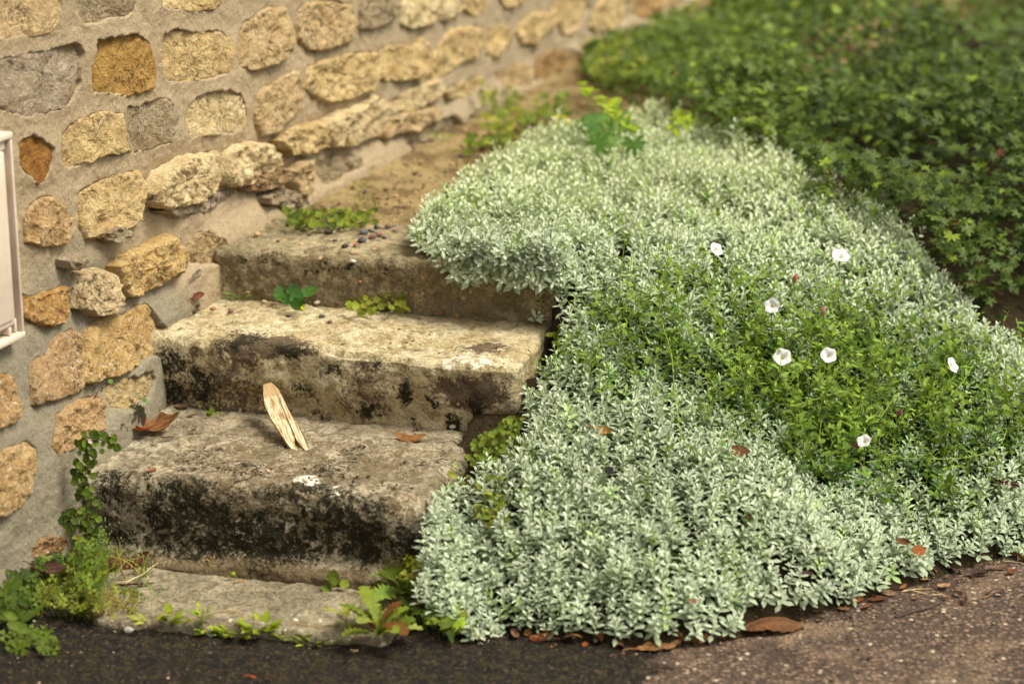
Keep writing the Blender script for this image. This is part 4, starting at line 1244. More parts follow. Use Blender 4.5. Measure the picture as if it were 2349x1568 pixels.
def build_flowers():
    flowers = [((1644, 571), 15, (0.5, -0.6, 0.6), 'small white bindweed flower seen from the side, leftmost and farthest back in the mat'),
               ((1929, 585), 19, (0.1, -0.55, 1.0), 'white bindweed flower on its own, the topmost right one above the tangle'),
               ((1771, 701), 16, (-0.15, -1.0, 0.5), 'white bindweed flower with a green stem crossing it, middle height'),
               ((1795, 818), 19, (-0.05, -1.0, 0.8), 'wide open white bindweed flower with yellow throat, left one of the close pair'),
               ((1901, 814), 17, (0.05, -1.0, 0.75), 'white bindweed flower with a tendril across its face, right one of the close pair'),
               ((2186, 836), 17, (0.9, -0.6, 0.7), 'white bindweed flower turned to the right, near the right edge'),
               ((1982, 1010), 15, (-0.4, -0.7, 0.9), 'half hidden white bindweed flower low in the tangle')]
    for (px, py), rp, nrm, lab in flowers:
        C0 = at_surf(px, py, lambda X_, Y_: bed_z(X_, Y_) + 0.155)
        r = rp / (FPX / np.linalg.norm(C0 - CAM)) * 1.08
        root = empty('bindweed_flower', C0)
        tag(root, lab, 'flower', 'white bindweed flowers')
        n = 40
        R = basis(np.array([nrm], float))[0]
        rings = []
        cols = []
        rs = [0.06, 0.16, 0.32, 0.55, 0.8, 1.0]
        zs = [-0.62, -0.42, -0.22, -0.08, 0.0, -0.02]
        a = np.arange(n) / n * 2 * np.pi
        for q, zz in zip(rs, zs):
            lob = 1 + 0.07 * np.cos(5 * a) * (q > .7)
            wz = zz + 0.06 * q * q * np.cos(5 * a + 0.5) + 0.04 * q * np.sin(2 * a)
            rings.append(np.stack([q * lob * np.cos(a), q * lob * np.sin(a), wz], 1))
            y = max(0, 1 - q / 0.30)
            cc_ = np.tile((1 - y) * np.array([.84, .83, .82]) + y * c3(222, 200, 70), (n, 1)); cols.append(cc_ * (1 - .22 * np.abs(np.cos(2.5 * a)) ** 10 * (q > .2))[:, None])
        V = np.vstack(rings) * r
        V = V @ R.T + C0
        F = []
        for k in range(len(rs) - 1):
            i0 = np.arange(n) + k * n; i1 = (np.arange(n) + 1) % n + k * n
            F.append(np.stack([i0, i1, i1 + n, i0 + n], 1))
        mobj('petals', V, np.vstack(F), M['petal'], root, col=np.vstack(cols))
        base = C0 + R @ np.array([0, 0, -0.62 * r])
        q = np.array([base, base + [0, 0.004, -0.03], base + [0.004, 0.006, -0.11]])
        V, F = tube_tris(q, [0.0022, 0.001, 0.001], 5)
        mobj('stalk', V, F, M['green_leaf'], root, col=np.broadcast_to(c3(120, 150, 60), (len(V), 3)))
        # stamens
        Ps = []
        for j in range(3):
            b0 = C0 + R @ (np.array([0.04 * math.cos(j * 2.1), 0.04 * math.sin(j * 2.1), -0.55]) * r)
            b1 = C0 + R @ (np.array([0.07 * math.cos(j * 2.1), 0.07 * math.sin(j * 2.1), -0.12]) * r)
            V, F = tube_tris([b0, (b0 + b1) / 2, b1], [0.0004, .0004, .0008], 4)
            Ps.append((V, F, c3(232, 216, 170)))
        V, F, C = join(Ps)
        mobj('stamen', V, F, M['plain_attr'], root, col=C)
    for (px, py), lab, hc in (((1822, 641), 'rosy folded bindweed bud, uppermost of the three buds', (190, 110, 110)), ((1887, 715), 'pink withered bindweed bloom right of a white flower', (214, 140, 160)), ((2062, 951), 'dark purple pointed bindweed bud low in the tangle', (130, 70, 84))):
        C0 = at_surf(px, py, lambda X_, Y_: bed_z(X_, Y_) + 0.14)
        root = empty('bindweed_bud', C0)
        tag(root, lab, 'bud')
        n = 8
        prof = [(0.0015, -0.008), (0.0042, -0.002), (0.0052, 0.004), (0.0036, 0.010), (0.0006, 0.016)]
        V = np.vstack([[(rr_ * math.cos(k / n * 6.283 + 0.3 * i), rr_ * math.sin(k / n * 6.283 + .3 * i), zz) for k in range(n)] for i, (rr_, zz) in enumerate(prof)])
        F = np.vstack([[(i * n + k, i * n + (k + 1) % n, (i + 1) * n + (k + 1) % n, (i + 1) * n + k) for k in range(n)] for i in range(len(prof) - 1)])
        R = basis(np.array([[0.3, -0.3, 1.0]]))[0]
        mobj('bud', V @ R.T + C0, F, M['plain_attr'], root, col=np.broadcast_to(c3(*hc), (len(V), 3)))
        V, F = tube_tris([C0 + [0, 0, -.007], C0 + [0.004, 0, -0.05], C0 + [0.002, 0, -0.10]], 0.0009, 4)
        mobj('stalk', V, F, M['green_leaf'], root, col=np.broadcast_to(c3(120, 150, 60), (len(V), 3)))

# ------------------------------------------------------------------ cranesbill behind
def palmate_leaf(seed, lobes=5):
    r = random.Random(seed)
    V = [(0, 0, 0)]
    n = lobes
    span = math.radians(290)
    out = []
    for k in range(n):
        a = -span / 2 + span * (k + .5) / n
        ln = 1.0 - 0.28 * abs(k - (n - 1) / 2) / (n / 2) + r.uniform(-.05, .05)
        da = span / n
        out += [(a - da * .5, 0.40), (a - da * .26, 0.74 * ln), (a - da * .10, 0.80 * ln), (a, ln), (a + da * .10, 0.80 * ln), (a + da * .26, 0.74 * ln)]
    out.append((span / 2, 0.36))
    for a, q in out:
        V.append((q * math.cos(a), q * math.sin(a), -0.10 * q * q + 0.05 * math.sin(5 * a) * q))
    V = np.array(V) * 0.5
    F = np.array([(0, i, i + 1) for i in range(1, len(V) - 1)])
    return V, F

GER_POLY = [(1535, 252), (1640, 305), (1740, 338), (1832, 376), (1850, 416), (1960, 448), (2060, 503), (2150, 603), (2240, 713), (2349, 775), (2349, 900), (2800, 1050), (2900, 300), (2600, 260), (2349, 190), (2240, 140),
            (2130, 70), (1960, 35), (1850, -10), (1700, -30), (1600, 0), (1520, 40), (1440, 70), (1350, 100), (1330, 150), (1380, 190), (1450, 180), (1500, 200)]

def build_cranesbill():
    T = []
    for s in range(8):
        V, F = palmate_leaf(500 + s, 5 + (s % 2) * 2)
        C = np.ones((len(V), 3))
        C[0] = 1.15
        T.append((V, F, C))
    n = 90000
    x = RNG.uniform(-0.1, 3.4, n); y = RNG.uniform(-0.9, 3.6, n)
    base = stand_z(x, y)
    p = P3(x, y)
    lump = 0.5 + 0.5 * fbm(p, 3.2, 3, 221)
    H = 0.05 + 0.24 * lump
    # low at the rim, and thin near the wall
    H *= sstep(-0.1, 0.5, x - 0.42 * y + 0.30) * 0.75 + 0.25
    u = RNG.random(n)
    z = base + H * (1 - 0.9 * u ** 1.8)
    P = np.stack([x, y, z], 1)
    keep = in_poly_px(np.stack([x, y, base + 0.6 * H], 1), GER_POLY)
    keep &= y > border_y(x) + 0.55
    P = P[keep]; u = u[keep]; lump = lump[keep]
    thin = fbm(P * [1, 1, 0], 2.2, 3, 223)
    k2 = RNG.random(len(P)) < np.clip(0.95 - 1.6 * np.maximum(thin - 0.12, 0) * 2, 0.25, 1)
    P = P[k2]; u = u[k2]; lump = lump[k2]
    m = min(len(P), 36000)
    sel = RNG.permutation(len(P))[:m]
    P = P[sel]; u = u[sel]; lump = lump[sel]
    A = np.tile([0.0, -0.35, 1.0], (m, 1)) + RNG.normal(0, 0.45, (m, 3)) * [1, 1, .3]
    S = RNG.uniform(0.020, 0.054, m)
    w = RNG.random((m, 1))
    col = c3(44, 66, 20) * (1 - w) + c3(104, 124, 50) * w
    lime = RNG.random(m) < 0.035
    col[lime] = c3(140, 160, 56)
    red = RNG.random(m) < 0.004
    col[red] = c3(110, 78, 48)
    q = project(P)
    # paler, yellower plants towards the wall; darker ones at the far right
    k = sstep(2100, 1500, q[:, 0])[:, None]
    col = col * (1 - 0.25 * (1 - k)) * (1 + k * np.array([.22, .16, .10]))
    V, F, C = scatter(T, P, basis(A), S, col)
    o = mobj('cranesbill_bed', V, F, M['green_leaf'], col=C)
    tag(o, 'large bed of dark green cranesbill with lobed leaves, out of focus behind the silver mat', 'cranesbill', kind='stuff')
    # stalks below the leaves
    # sparse weeds beyond the bed and at the top of the picture
    n = 16000
    x = RNG.uniform(0.3, 4.5, n); y = RNG.uniform(1.2, 5.5, n)
    p = P3(x, y)
    ok = (fbm(p, 1.8, 3, 231) > -0.22) & (x - 0.42 * y > -0.35)
    x, y = x[ok], y[ok]
    P = np.stack([x, y, stand_z(x, y) + RNG.uniform(0.0, 0.10, len(x))], 1)
    A = np.tile([0, -0.3, 1.0], (len(P), 1)) + RNG.normal(0, .45, (len(P), 3)) * [1, 1, .3]
    col = c3(84, 104, 38) * RNG.uniform(.5, 1.2, (len(P), 1))
    V, F, C = scatter(T, P, basis(A), RNG.uniform(.03, .07, len(P)), col)
    o = mobj('far_weeds', V, F, M['green_leaf'], col=C)
    tag(o, 'blurred low green weeds scattered over the ground at the top of the picture', 'weeds', kind='stuff')

def make_leaf_mats():
    M['silver_leaf'] = leaf_mat('silver_leaf', trans=0.22, rough=0.75, var=0.10, scale=90, tint=(0.95, 1.05, 0.62), spec=0.15)
    M['green_leaf'] = leaf_mat('green_leaf', trans=0.35, rough=0.5, var=0.2, scale=120, tint=(1.2, 1.15, 0.4), spec=0.15)
    M['petal'] = leaf_mat('petal', trans=0.3, rough=0.6, var=0.03, scale=60, tint=(1, 1, .97), spec=0.2)
    t = MT('plain_attr', 0.75, 0.25)
    M['plain_attr'] = t.done(t.attr('Col', 'Color'))
    # leaf whose colour is the object's own
    t = MT('weed_leaf', 0.6, 0.15)
    oi = t.n('ShaderNodeObjectInfo')
    c = t.mix(t.ramp(t.noise(90, 3), 0.35, 0.65), t.mix(1.0, oi.outputs['Color'], (1.2, 1.0, .68), 'MULTIPLY'), t.mix(1.0, oi.outputs['Color'], (.9, .74, .48), 'MULTIPLY'))
    t.set(t.b.inputs['Base Color'], c)
    tr = t.n('ShaderNodeBsdfTranslucent')
    t.set(tr.inputs['Color'], t.mix(1.0, c, (1.15, 1.12, .4), 'MULTIPLY'))
    mx = t.n('ShaderNodeMixShader'); mx.inputs[0].default_value = 0.35
    t.nt.links.new(t.b.outputs[0], mx.inputs[1]); t.nt.links.new(tr.outputs[0], mx.inputs[2]); t.nt.links.new(mx.outputs[0], t.out.inputs['Surface'])
    M['weed_leaf'] = t.m
make_leaf_mats()
SHOOTS = build_mat()
build_sprigs(SHOOTS)
build_bindweed()
build_flowers()
build_cranesbill()
# ================================================================== SMALL THINGS
def sc_at(P):
    return FPX / np.linalg.norm(np.asarray(P) - CAM)       # picture units per metre at P

def step_z(x, y):
    """top of whatever solid lies there: slab, blocks, landing, pavement"""
    x = np.atleast_1d(x); y = np.atleast_1d(y)
    z = np.maximum(soil_z(x, y), PAVE_Z)
    z = np.where((y > border_y(x)) & (x > -0.1), np.maximum(bed_z(x, y), PAVE_Z), z)
    z = np.where(inside_plan(x, y, SLAB_PLAN), np.maximum(z, 0.002), z)
    for b in BLOCKS:
        z = np.where(inside_plan(x, y, b['plan'], -0.004), np.maximum(z, b['z1'] + (0.002 if b is not BLOCKS[0] else -0.014)), z)
    return z
SLAB_PLAN = [tuple(at_z(215, 1420, 0)[:2]), tuple(at_z(880, 1462, 0)[:2]), (-0.16, -0.90), (-0.93, -0.72)]

def wall_y(x):
    return (x + 0.62) / WS

# ---------- dead leaves
def dead_leaf_mesh(L, W, roll, bend, kind, seed, colr, vein=0.55):
    r = random.Random(seed)
    nu, nv = 18, 13
    u = np.linspace(0, 1, nu); v = np.linspace(-1, 1, nv)
    U, Vv = np.meshgrid(u, v, indexing='ij')
    U = U.ravel(); Vv = Vv.ravel()
    if kind == 'lobed':
        w = np.sin(np.pi * np.clip(U, 0, 1) ** 0.75) ** 0.6 * (1 + 0.28 * np.cos(U * 17 + r.uniform(0, 1)))
    elif kind == 'strip':
        w = np.sin(np.pi * U) ** 0.4
    elif kind == 'flake':
        w = 0.55 + 0.45 * np.sin(np.pi * U)
    else:
        w = np.sin(np.pi * U ** 0.85) ** 0.75 * (1 + 0.04 * np.cos(U * 40))
    w = np.maximum(w, 0.02)
    p = np.stack([U * 3 + seed, Vv * 1.5, np.zeros_like(U)], 1)
    edge_n = 1 + 0.16 * fbm(p, 2.5, 3, seed) * (np.abs(Vv) > .5)
    s = Vv * w * edge_n * W / 2
    cr = 0.05 * L * fbm(p, 1.3, 3, seed + 3) + 0.02 * L * np.abs(np.sin((U * 6 - np.abs(Vv) * 1.6) * math.pi)) * np.abs(Vv)
    rl = roll * (0.6 + 0.5 * U + 0.3 * math.sin(seed) * (1 - U))
    th = s / (W / 2) * rl
    R = (W / 2) / max(abs(roll), 1e-3)
    y = R * np.sin(th); z = R * (1 - np.cos(th)) * np.sign(roll)
    if roll < 0: z = -np.abs(z)
    x = (U - 0.5) * L
    z = z + bend * L * (U - 0.5) ** 2 * 2 + cr
    V = np.stack([x, y, z], 1)
    col = np.tile(np.array(colr) * [.82, .93, 1.1], (len(V), 1))
    mid = np.exp(-(np.abs(Vv) / 0.10) ** 2)
    side = np.clip(1 - np.abs(((U * 6 - np.abs(Vv) * 1.6) % 1) - 0.5) / 0.12, 0, 1)
    nzc = fbm(p, 2.0, 4, seed + 7)
    col = col * (1 - (1 - vein) * np.maximum(mid, side * .7))[:, None] * (1 + 0.35 * nzc)[:, None]
    spots = (fbm(p, 6, 3, seed + 8) > 0.35)
    col[spots] *= 0.55
    return V, grid_faces(nu, nv), col

def euler_mat(rx, ry, rz):
    from mathutils import Euler
    return np.array(Euler((rx, ry, rz), 'XYZ').to_matrix())

LEAF_GROUP = 'dead leaves lying about'
def dead_leaf(px, py, lenpx, ang, label, colr, w=0.6, roll=0.8, bend=0.3, tilt=(0, 0), kind='ovate', lift=0.0, surf=None, cat='dead leaf', stalk=True, name='dead_leaf', group=LEAF_GROUP, seed=None, P=None):
    """ang: direction of the leaf in plan; 0 = to the right, 90 = away"""
    seed = seed if seed is not None else int(px * 7 + py) % 977
    if P is None and surf is None and px > 1080 and py > 1290:
        P = at_z(px, py, PAVE_Z + .004)
    if P is None:
        P = hit(px, py, step_z) if surf is None else at_surf(px, py, surf)
    L = lenpx / sc_at(P)
    V, F, C = dead_leaf_mesh(L, L * w, roll, bend, kind, seed, c3(*colr))
    R = euler_mat(tilt[0], tilt[1], math.radians(ang))
    V = V @ R.T
    V = V - [0, 0, np.percentile(V[:, 2], 4)] + [0, 0, 0.0015 + lift] + P
    if not stalk:
        o = mobj(name, V, F, M['dead_leaf'], col=C)
        return tag(o, label, cat, group)
    root = empty(name, P)
    tag(root, label, cat, group)
    mobj('blade', V, F, M['dead_leaf'], root, col=C)
    a = V[6]; d = a - V[19 * 0 + 13 + 6]
    d = d / (np.linalg.norm(d) + 1e-9)
    q = np.array([a, a + d * L * .15 + [0, 0, .002], a + d * L * .32 + [0, 0, -.001]])
    V2, F2 = tube_tris(q, [0.0011, .0009, .0012], 4)
    mobj('stalk', V2, F2, M['plain_attr'], root, col=np.broadcast_to(c3(*colr) * .6, (len(V2), 3)))
    return root

def make_detail_mats():
    M['dead_leaf'] = leaf_mat('dead_leaf', trans=0.15, rough=0.6, var=0.25, scale=140, tint=(1.1, 0.85, 0.5), spec=0.3, bumpd=0.003)
    t = MT('pebble', 0.7, 0.35)
    oi = t.n('ShaderNodeObjectInfo')
    c = t.mix(t.ramp(t.noise(120, 4), .35, .65), oi.outputs['Color'], t.mix(1.0, oi.outputs['Color'], (.7, .7, .68), 'MULTIPLY'))
    M['pebble'] = t.done(c, t.bump(t.noise(300, 4), 0.001))
    t = MT('bleached_wood', 0.7, 0.25)
    mp = t.n('ShaderNodeTexCoord')
    v = t.n('ShaderNodeVectorMath', operation='MULTIPLY'); t.set(v.inputs[0], mp.outputs['Object']); v.inputs[1].default_value = (420, 420, 22)
    g = t.noise(1.0, 5, 0.6, v.outputs[0])
    c = t.mix(t.ramp(g, .40, .60), lin(222, 206, 168), lin(140, 108, 66))
    c = t.mix(t.ramp(t.noise(70, 5, .7), .58, .66, 0, .6), c, lin(120, 92, 58))
    top = t.sep(mp.outputs['Generated'])[2]
    c = t.mix(t.ramp(t.math('ADD', top, t.math('MULTIPLY', t.noise(60, 2), .08)), 0.84, 0.87, 0, .85), c, lin(158, 130, 88))
    M['wood'] = t.done(c, t.bump(g, 0.001))
    t = MT('meter_box_plastic', 0.5, 0.4)
    c = t.mix(t.ramp(t.noise(7, 5, .6), .4, .65), lin(206, 190, 170), lin(190, 172, 150))
    c = t.mix(t.ramp(t.noise(60, 5, .75), .66, .72, 0, .5), c, lin(140, 118, 88))
    M['plastic'] = t.done(c, t.bump(t.noise(200, 3), 0.0006, .5))
make_detail_mats()

TANL, ORG, BRNL, DRK, PAL = (178, 122, 66), (160, 102, 52), (132, 78, 42), (84, 54, 36), (206, 172, 122)

def build_dead_leaves():
    D = dead_leaf
    D(352, 985, 118, 15, 'large crumpled orange-brown leaf at the wall end of the lowest step', ORG, .62, 1.0, .7, (.25, 0), 'lobed')
    D(300, 985, 60, 160, 'small orange leaf folded against the big orange one on the lowest step', (184, 98, 34), .55, .9, .4, (.2, 0))
    D(940, 1010, 74, -12, 'tan leaf curled into a roll at the foot of the middle step', (176, 116, 58), .62, -1.7, .15, (.2, 0))
    D(418, 937, 36, 20, 'grey-brown withered leaf in the corner behind the lowest step', (132, 96, 66), .7, 1.2, .4)
    D(440, 955, 30, 35, 'narrow dark withered leaf beside the grey-brown one in the corner', (106, 76, 54), .35, .8, .2, stalk=False)
    D(348, 1080, 24, 40, 'small reddish flake of leaf on the lowest step, near its rounded edge', (170, 96, 60), .6, .4, .1, kind='flake', stalk=False)
    D(440, 990, 22, 20, 'brown crumb of leaf between the orange leaf and the wood', (124, 78, 48), .6, .9, .2, kind='flake', stalk=False)
    D(380, 1005, 40, -10, 'dark leaf scrap just below the large orange leaf', (110, 76, 52), .35, .6, .2, stalk=False)
    # by the wall, at the bottom left
    D(85, 1308, 92, 35, 'broad brown leaf propped up among the clover by the wall', (96, 60, 40), .5, 1.3, .4, (.7, .3), 'lobed')
    D(145, 1295, 80, 120, 'dark brown leaf curled like a cup beside the broad brown leaf', (104, 62, 40), .75, -1.5, .3, (.6, 0))
    D(285, 1298, 112, 12, 'big curled dark brown leaf at the left foot of the lowest step', (120, 70, 42), .55, -1.5, .4, (.4, 0))
    D(168, 1215, 58, -38, 'narrow tan leaf leaning on the wall in the ivy-leaved weeds', (152, 116, 76), .35, .8, .1, (.3, .1), lift=.03)
    D(287, 1337, 34, 5, 'pale tan scrap of leaf on the slab beside the weeds', (196, 160, 116), .55, .2, .1, kind='flake', stalk=False)
    D(228, 1408, 44, 70, 'reddish brown leaf tip at the left corner of the slab', (122, 68, 42), .6, .6, .2, (.4, 0), stalk=False)
    D(195, 1362, 34, 10, 'orange-red scrap in the middle of the left weeds', (176, 84, 36), .6, .5, .2, kind='flake', stalk=False, lift=.01)
    D(60, 1378, 46, 200, 'brown leaf scrap half under the left weeds', (110, 66, 42), .6, .6, .2, stalk=False)
    D(478, 1284, 44, -55, 'pale folded leaf sliver leaning on the cement below the black stain', (196, 156, 100), .32, 1.0, .1, (.9, 0), P=np.array([-0.70, -0.855, 0.03]) * 0 + at_face(478, 1284, 0.012))
    D(548, 1335, 26, 35, 'thin tan leaf sliver at the back of the slab', (186, 140, 80), .25, .5, .1, (.3, 0), kind='strip', stalk=False)
    D(325, 1342, 60, 5, 'long brown stalk-like leaf lying on the slab by the weeds', (112, 74, 50), .16, .5, .1, kind='strip', stalk=False)
    # below the right end of the steps
    D(862, 1358, 32, -60, 'pinkish brown leaf standing at the right back corner of the slab', (168, 118, 84), .62, .8, .3, (.7, .1), stalk=False)
    D(902, 1358, 38, -20, 'orange leaf right of the pinkish one behind the slab', (188, 100, 42), .6, .8, .3, (.5, 0), stalk=False)
    D(968, 1425, 92, 15, 'large brown leaf arched over the weeds at the corner of the mat', (142, 88, 54), .38, -1.2, -.5, (.2, 0), lift=.03)
    D(1018, 1440, 36, 70, 'red-orange leaf tip standing by the arched brown leaf', (200, 80, 34), .45, .9, .2, (.8, 0), stalk=False, lift=.01)
    D(800, 1497, 42, 5, 'cream flower scrap with a crimson end on the dark moss', (222, 176, 120), .42, .8, .1, stalk=False, kind='flake')
    D(783, 1493, 18, 30, 'crimson petal at the left end of the cream scrap', (190, 30, 56), .7, .6, .1, stalk=False, kind='flake', cat='petal')
    D(1101, 1465, 34, 100, 'pale squarish leaf piece standing alone on the dark moss', (216, 174, 122), .85, .4, .1, (.5, 0), stalk=False, kind='flake')
    D(1180, 1458, 40, 80, 'brown leaf below the mat edge, left of an ochre one', (160, 112, 70), .62, .5, .2, (.6, 0))
    D(1210, 1455, 34, 60, 'ochre leaf overlapping its brown neighbour below the mat edge', (190, 130, 62), .7, .5, .2, (.5, 0), stalk=False)
    D(1268, 1463, 76, 25, 'tan leaf with a torn edge lying under the front of the mat', (176, 128, 84), .45, .5, .2, (.3, 0), kind='lobed')
    D(1342, 1480, 24, 60, 'little bright orange leaf tip between two larger leaves', (200, 104, 40), .6, .6, .2, (.4, 0), stalk=False)
    D(1452, 1465, 84, 5, 'dark chocolate leaf half hidden under the front of the mat', (86, 52, 36), .5, .8, .3, (.3, 0), kind='lobed')
    D(1512, 1485, 112, 22, 'big flat tan leaf with ragged lobes below the mat', (176, 120, 68), .5, .35, .12, (.1, 0), kind='lobed')
    D(1772, 1446, 150, 16, 'largest leaf, glossy brown and folded, on the tarmac at the mat edge', (138, 88, 48), .52, -1.5, -.35, (.15, .05), seed=41)
    D(1772, 1400, 40, 75, 'tan leaf rolled into a tube behind the largest leaf', (178, 130, 82), .5, 1.6, .1, (.8, 0), stalk=False)
    D(1800, 1408, 34, 40, 'yellow and orange leaf behind the largest leaf', (196, 140, 60), .8, .6, .2, (.5, 0), stalk=False)
    D(1830, 1402, 30, 10, 'red-brown leaf right behind the largest leaf', (150, 66, 36), .7, .6, .2, (.4, 0), stalk=False)
    D(1862, 1403, 34, -10, 'flat brown leaf at the mat edge, right of the red-brown one', (140, 82, 48), .6, .5, .1, stalk=False)
    D(1935, 1397, 30, 0, 'small three-pointed tan leaf at the mat edge', (170, 112, 70), .8, .3, .1, kind='lobed', stalk=False)
    D(1880, 1420, 28, 0, 'black shrivelled leaf on the tarmac right of the largest leaf', (52, 38, 30), .5, 1.2, .2, stalk=False)
    D(2035, 1362, 56, -30, 'smooth pinkish tan leaf poking out from under the mat', (178, 136, 98), .42, .8, .1, (.3, 0))
    D(2015, 1376, 50, 15, 'dark orange-brown leaf below the pinkish tan one', (122, 66, 34), .5, .8, .2, stalk=False)
    D(1990, 1392, 34, 40, 'brown curled leaf at the tip of a silver sprig', (126, 80, 52), .5, 1.2, .2, stalk=False)
    D(2070, 1348, 34, 50, 'narrow orange leaf standing at the mat edge', (176, 108, 56), .35, .6, .1, (.6, 0), stalk=False)
    D(2165, 1345, 34, 20, 'light tan leaf lying with the straws', (196, 150, 98), .7, .4, .2, stalk=False)
    D(2170, 1370, 30, -40, 'yellowish leaf curled into a hook right of the straws', (204, 164, 106), .6, 1.8, .3, stalk=False)
    D(2196, 1362, 34, -60, 'brown dry pod beside the hooked leaf', (132, 98, 70), .7, 2.2, .3, stalk=False)
    D(2213, 1378, 34, 80, 'ribbed dark brown leaf right of the pod', (104, 66, 44), .5, 1.3, .2, stalk=False)
    D(2245, 1317, 56, 5, 'dark curled leaf under the mat near the right edge', (84, 56, 42), .4, 1.2, .3)
    D(2285, 1303, 60, 5, 'smooth brown leaf with a pale edge near the right edge of the mat', (140, 104, 76), .34, .9, .2)
    D(2320, 1312, 32, 40, 'rust coloured leaf scrap at the right end of the mat', (142, 70, 36), .7, .6, .2, stalk=False)
    D(2292, 1362, 24, 15, 'dark triangular leaf flake on the tarmac near the right edge', (70, 48, 38), .7, .5, .2, stalk=False)
    D(2270, 1358, 26, 30, 'small brown pod at the end of a twig near the right edge', (126, 94, 70), .5, 1.6, .2, stalk=False)
    D(2250, 1290, 20, 70, 'orange spot of leaf in the right end of the mat', (214, 124, 30), .7, .5, .2, stalk=False, lift=.02)
    D(2120, 1330, 22, 20, 'ochre crumb of leaf at the mat edge above the straws', (196, 146, 84), .6, .5, .2, stalk=False)
    # the small brown leaves that fill the gutter between mat and tarmac
    rr = random.Random(12)
    spots = [(1130, 1452, 'beside the pale squarish piece'), (1240, 1470, 'just left of the torn tan leaf'), (1310, 1474, 'between torn leaf and orange tip'), (1375, 1476, 'right of the bright orange tip'), (1425, 1484, 'touching the dark chocolate leaf'),
             (1575, 1478, 'right of the big ragged tan leaf'), (1620, 1470, 'between the ragged and the largest leaf'), (1665, 1462, 'at the left tip of the largest leaf'), (1848, 1390, 'behind the black shrivelled leaf'), (1905, 1384, 'left of the three-pointed leaf'),
             (1968, 1378, 'right of the three-pointed leaf'), (2095, 1330, 'under the silver shoots above the straws'), (2140, 1318, 'in the gutter above the hooked leaf'), (2185, 1310, 'left of the dark curled leaf'), (2340, 1285, 'at the very right edge'), (1060, 1452, 'by the green corner weeds')]
    for k, (a_, b_, w_) in enumerate(spots):
        c_ = rr.choice([(150, 98, 56), (112, 68, 40), (176, 124, 74), (86, 56, 38), (164, 88, 42)])
        kind_ = {(150, 98, 56): 'brown', (112, 68, 40): 'dark brown', (176, 124, 74): 'tan', (86, 56, 38): 'blackish', (164, 88, 42): 'rusty'}[c_]
        D(a_, b_ - 2, rr.uniform(46, 78), rr.uniform(0, 180), 'small ' + kind_ + ' leaf under the mat edge, ' + w_, c_, rr.uniform(.4, .65), rr.choice([-1.6, 1.7, 1.2, -1.2]), rr.uniform(-.4, .6), (rr.uniform(.3, .9), rr.uniform(-.4, .4)), rr.choice(['ovate', 'lobed']), stalk=False)
    # leaves caught in the plants
    up = lambda h: (lambda X_, Y_: stand_z(X_, Y_) + h)
    for a in [(1875, 1260, 44, 95, 'brown leaf standing upright in the right front of the mat', (140, 78, 44), .45), (2104, 1270, 48, 40, 'orange-brown leaf caught in the mat near its right front edge', (176, 100, 44), .6),
              (2070, 1246, 38, -20, 'dark orange leaf just behind the orange-brown one in the mat', (134, 76, 42), .6), (1718, 1192, 32, 100, 'small pointed brown leaf sticking out of the mat, middle front', (146, 96, 60), .7),
              (2310, 1115, 56, -20, 'dark reddish leaf lying on the mat at the far right', (104, 62, 48), .45), (1692, 1042, 56, 10, 'big brown leaf under the bindweed, left of centre', (134, 84, 48), .6),
              (1383, 992, 48, -20, 'ragged ochre leaf on the mat beside the middle step', (186, 128, 60), .6), (1395, 1085, 40, 60, 'near-black shrivelled leaf in a gap of the mat', (44, 32, 30), .6),
              (2288, 675, 46, 60, 'large blurred brown leaf below the cranesbill at the right', (142, 92, 66), .7), (1850, 1318, 30, 10, 'purple-brown leaf sunk in the front of the mat', (92, 58, 48), .6), (1590, 1382, 24, 20, 'small tan leaf in the front of the mat', (156, 106, 74), .6),
              (1960, 812 + 214, 30, 0, 'brown withered leaf in the tangle below the low white flower', (132, 86, 56), .6)]:
        D(a[0], a[1], a[2], a[3], a[4], a[5], a[6], .7, .3, (.75, .1), 'ovate', surf=up(0.075))
    D(452, 684, 44, 60, 'rust-red leaf hanging on the wall left of the top step', (136, 72, 44), .5, 1.2, .2, (1.0, 0), lift=.0, P=np.array([*wall_at(452, 684, .03)]))
    D(447, 636, 74, 80, 'long grey withered leaf hanging above the rust-red one', (150, 128, 98), .22, 1.0, .1, (1.45, 0), P=np.array([*wall_at(447, 636, .03)]), kind='strip')
    D(606, 1558, 54, 0, 'bright orange leaf at the bottom edge of the picture', (206, 96, 36), .5, .6, .2, kind='lobed')
    D(440, 1295, 18, 90, 'crimson bit of flower at the foot of the lowest step', (150, 30, 50), .7, 1.2, .3, stalk=False, cat='petal', P=at_face(440, 1300, 0.015))
    D(447, 1277, 14, 20, 'small magenta petal stuck on the black stain', (176, 60, 110), .7, .8, .3, stalk=False, cat='petal', P=at_face(447, 1277, 0.006))
    D(315, 1020, 22, 60, 'white feathery petal on the lowest step, left end', (226, 220, 216), .35, .6, .2, stalk=False, cat='petal')

def at_face(px, py, off=0.01, blk=0):
    a, b = BLOCKS[blk]['plan'][:2]
    d = ray(px, py)
    n = np.array([(b[1] - a[1]), -(b[0] - a[0])]); n = n / np.linalg.norm(n)
    a2 = np.array(a) + n * off
    t = ((a2 - CAM[:2]) @ n) / (d[:2] @ n)
    return CAM + d * t

def wall_at(px, py, off=0.02):
    d = ray(px, py)
    o = W0 + WN * off
    return CAM + d * (((o - CAM) @ WN) / (d @ WN))

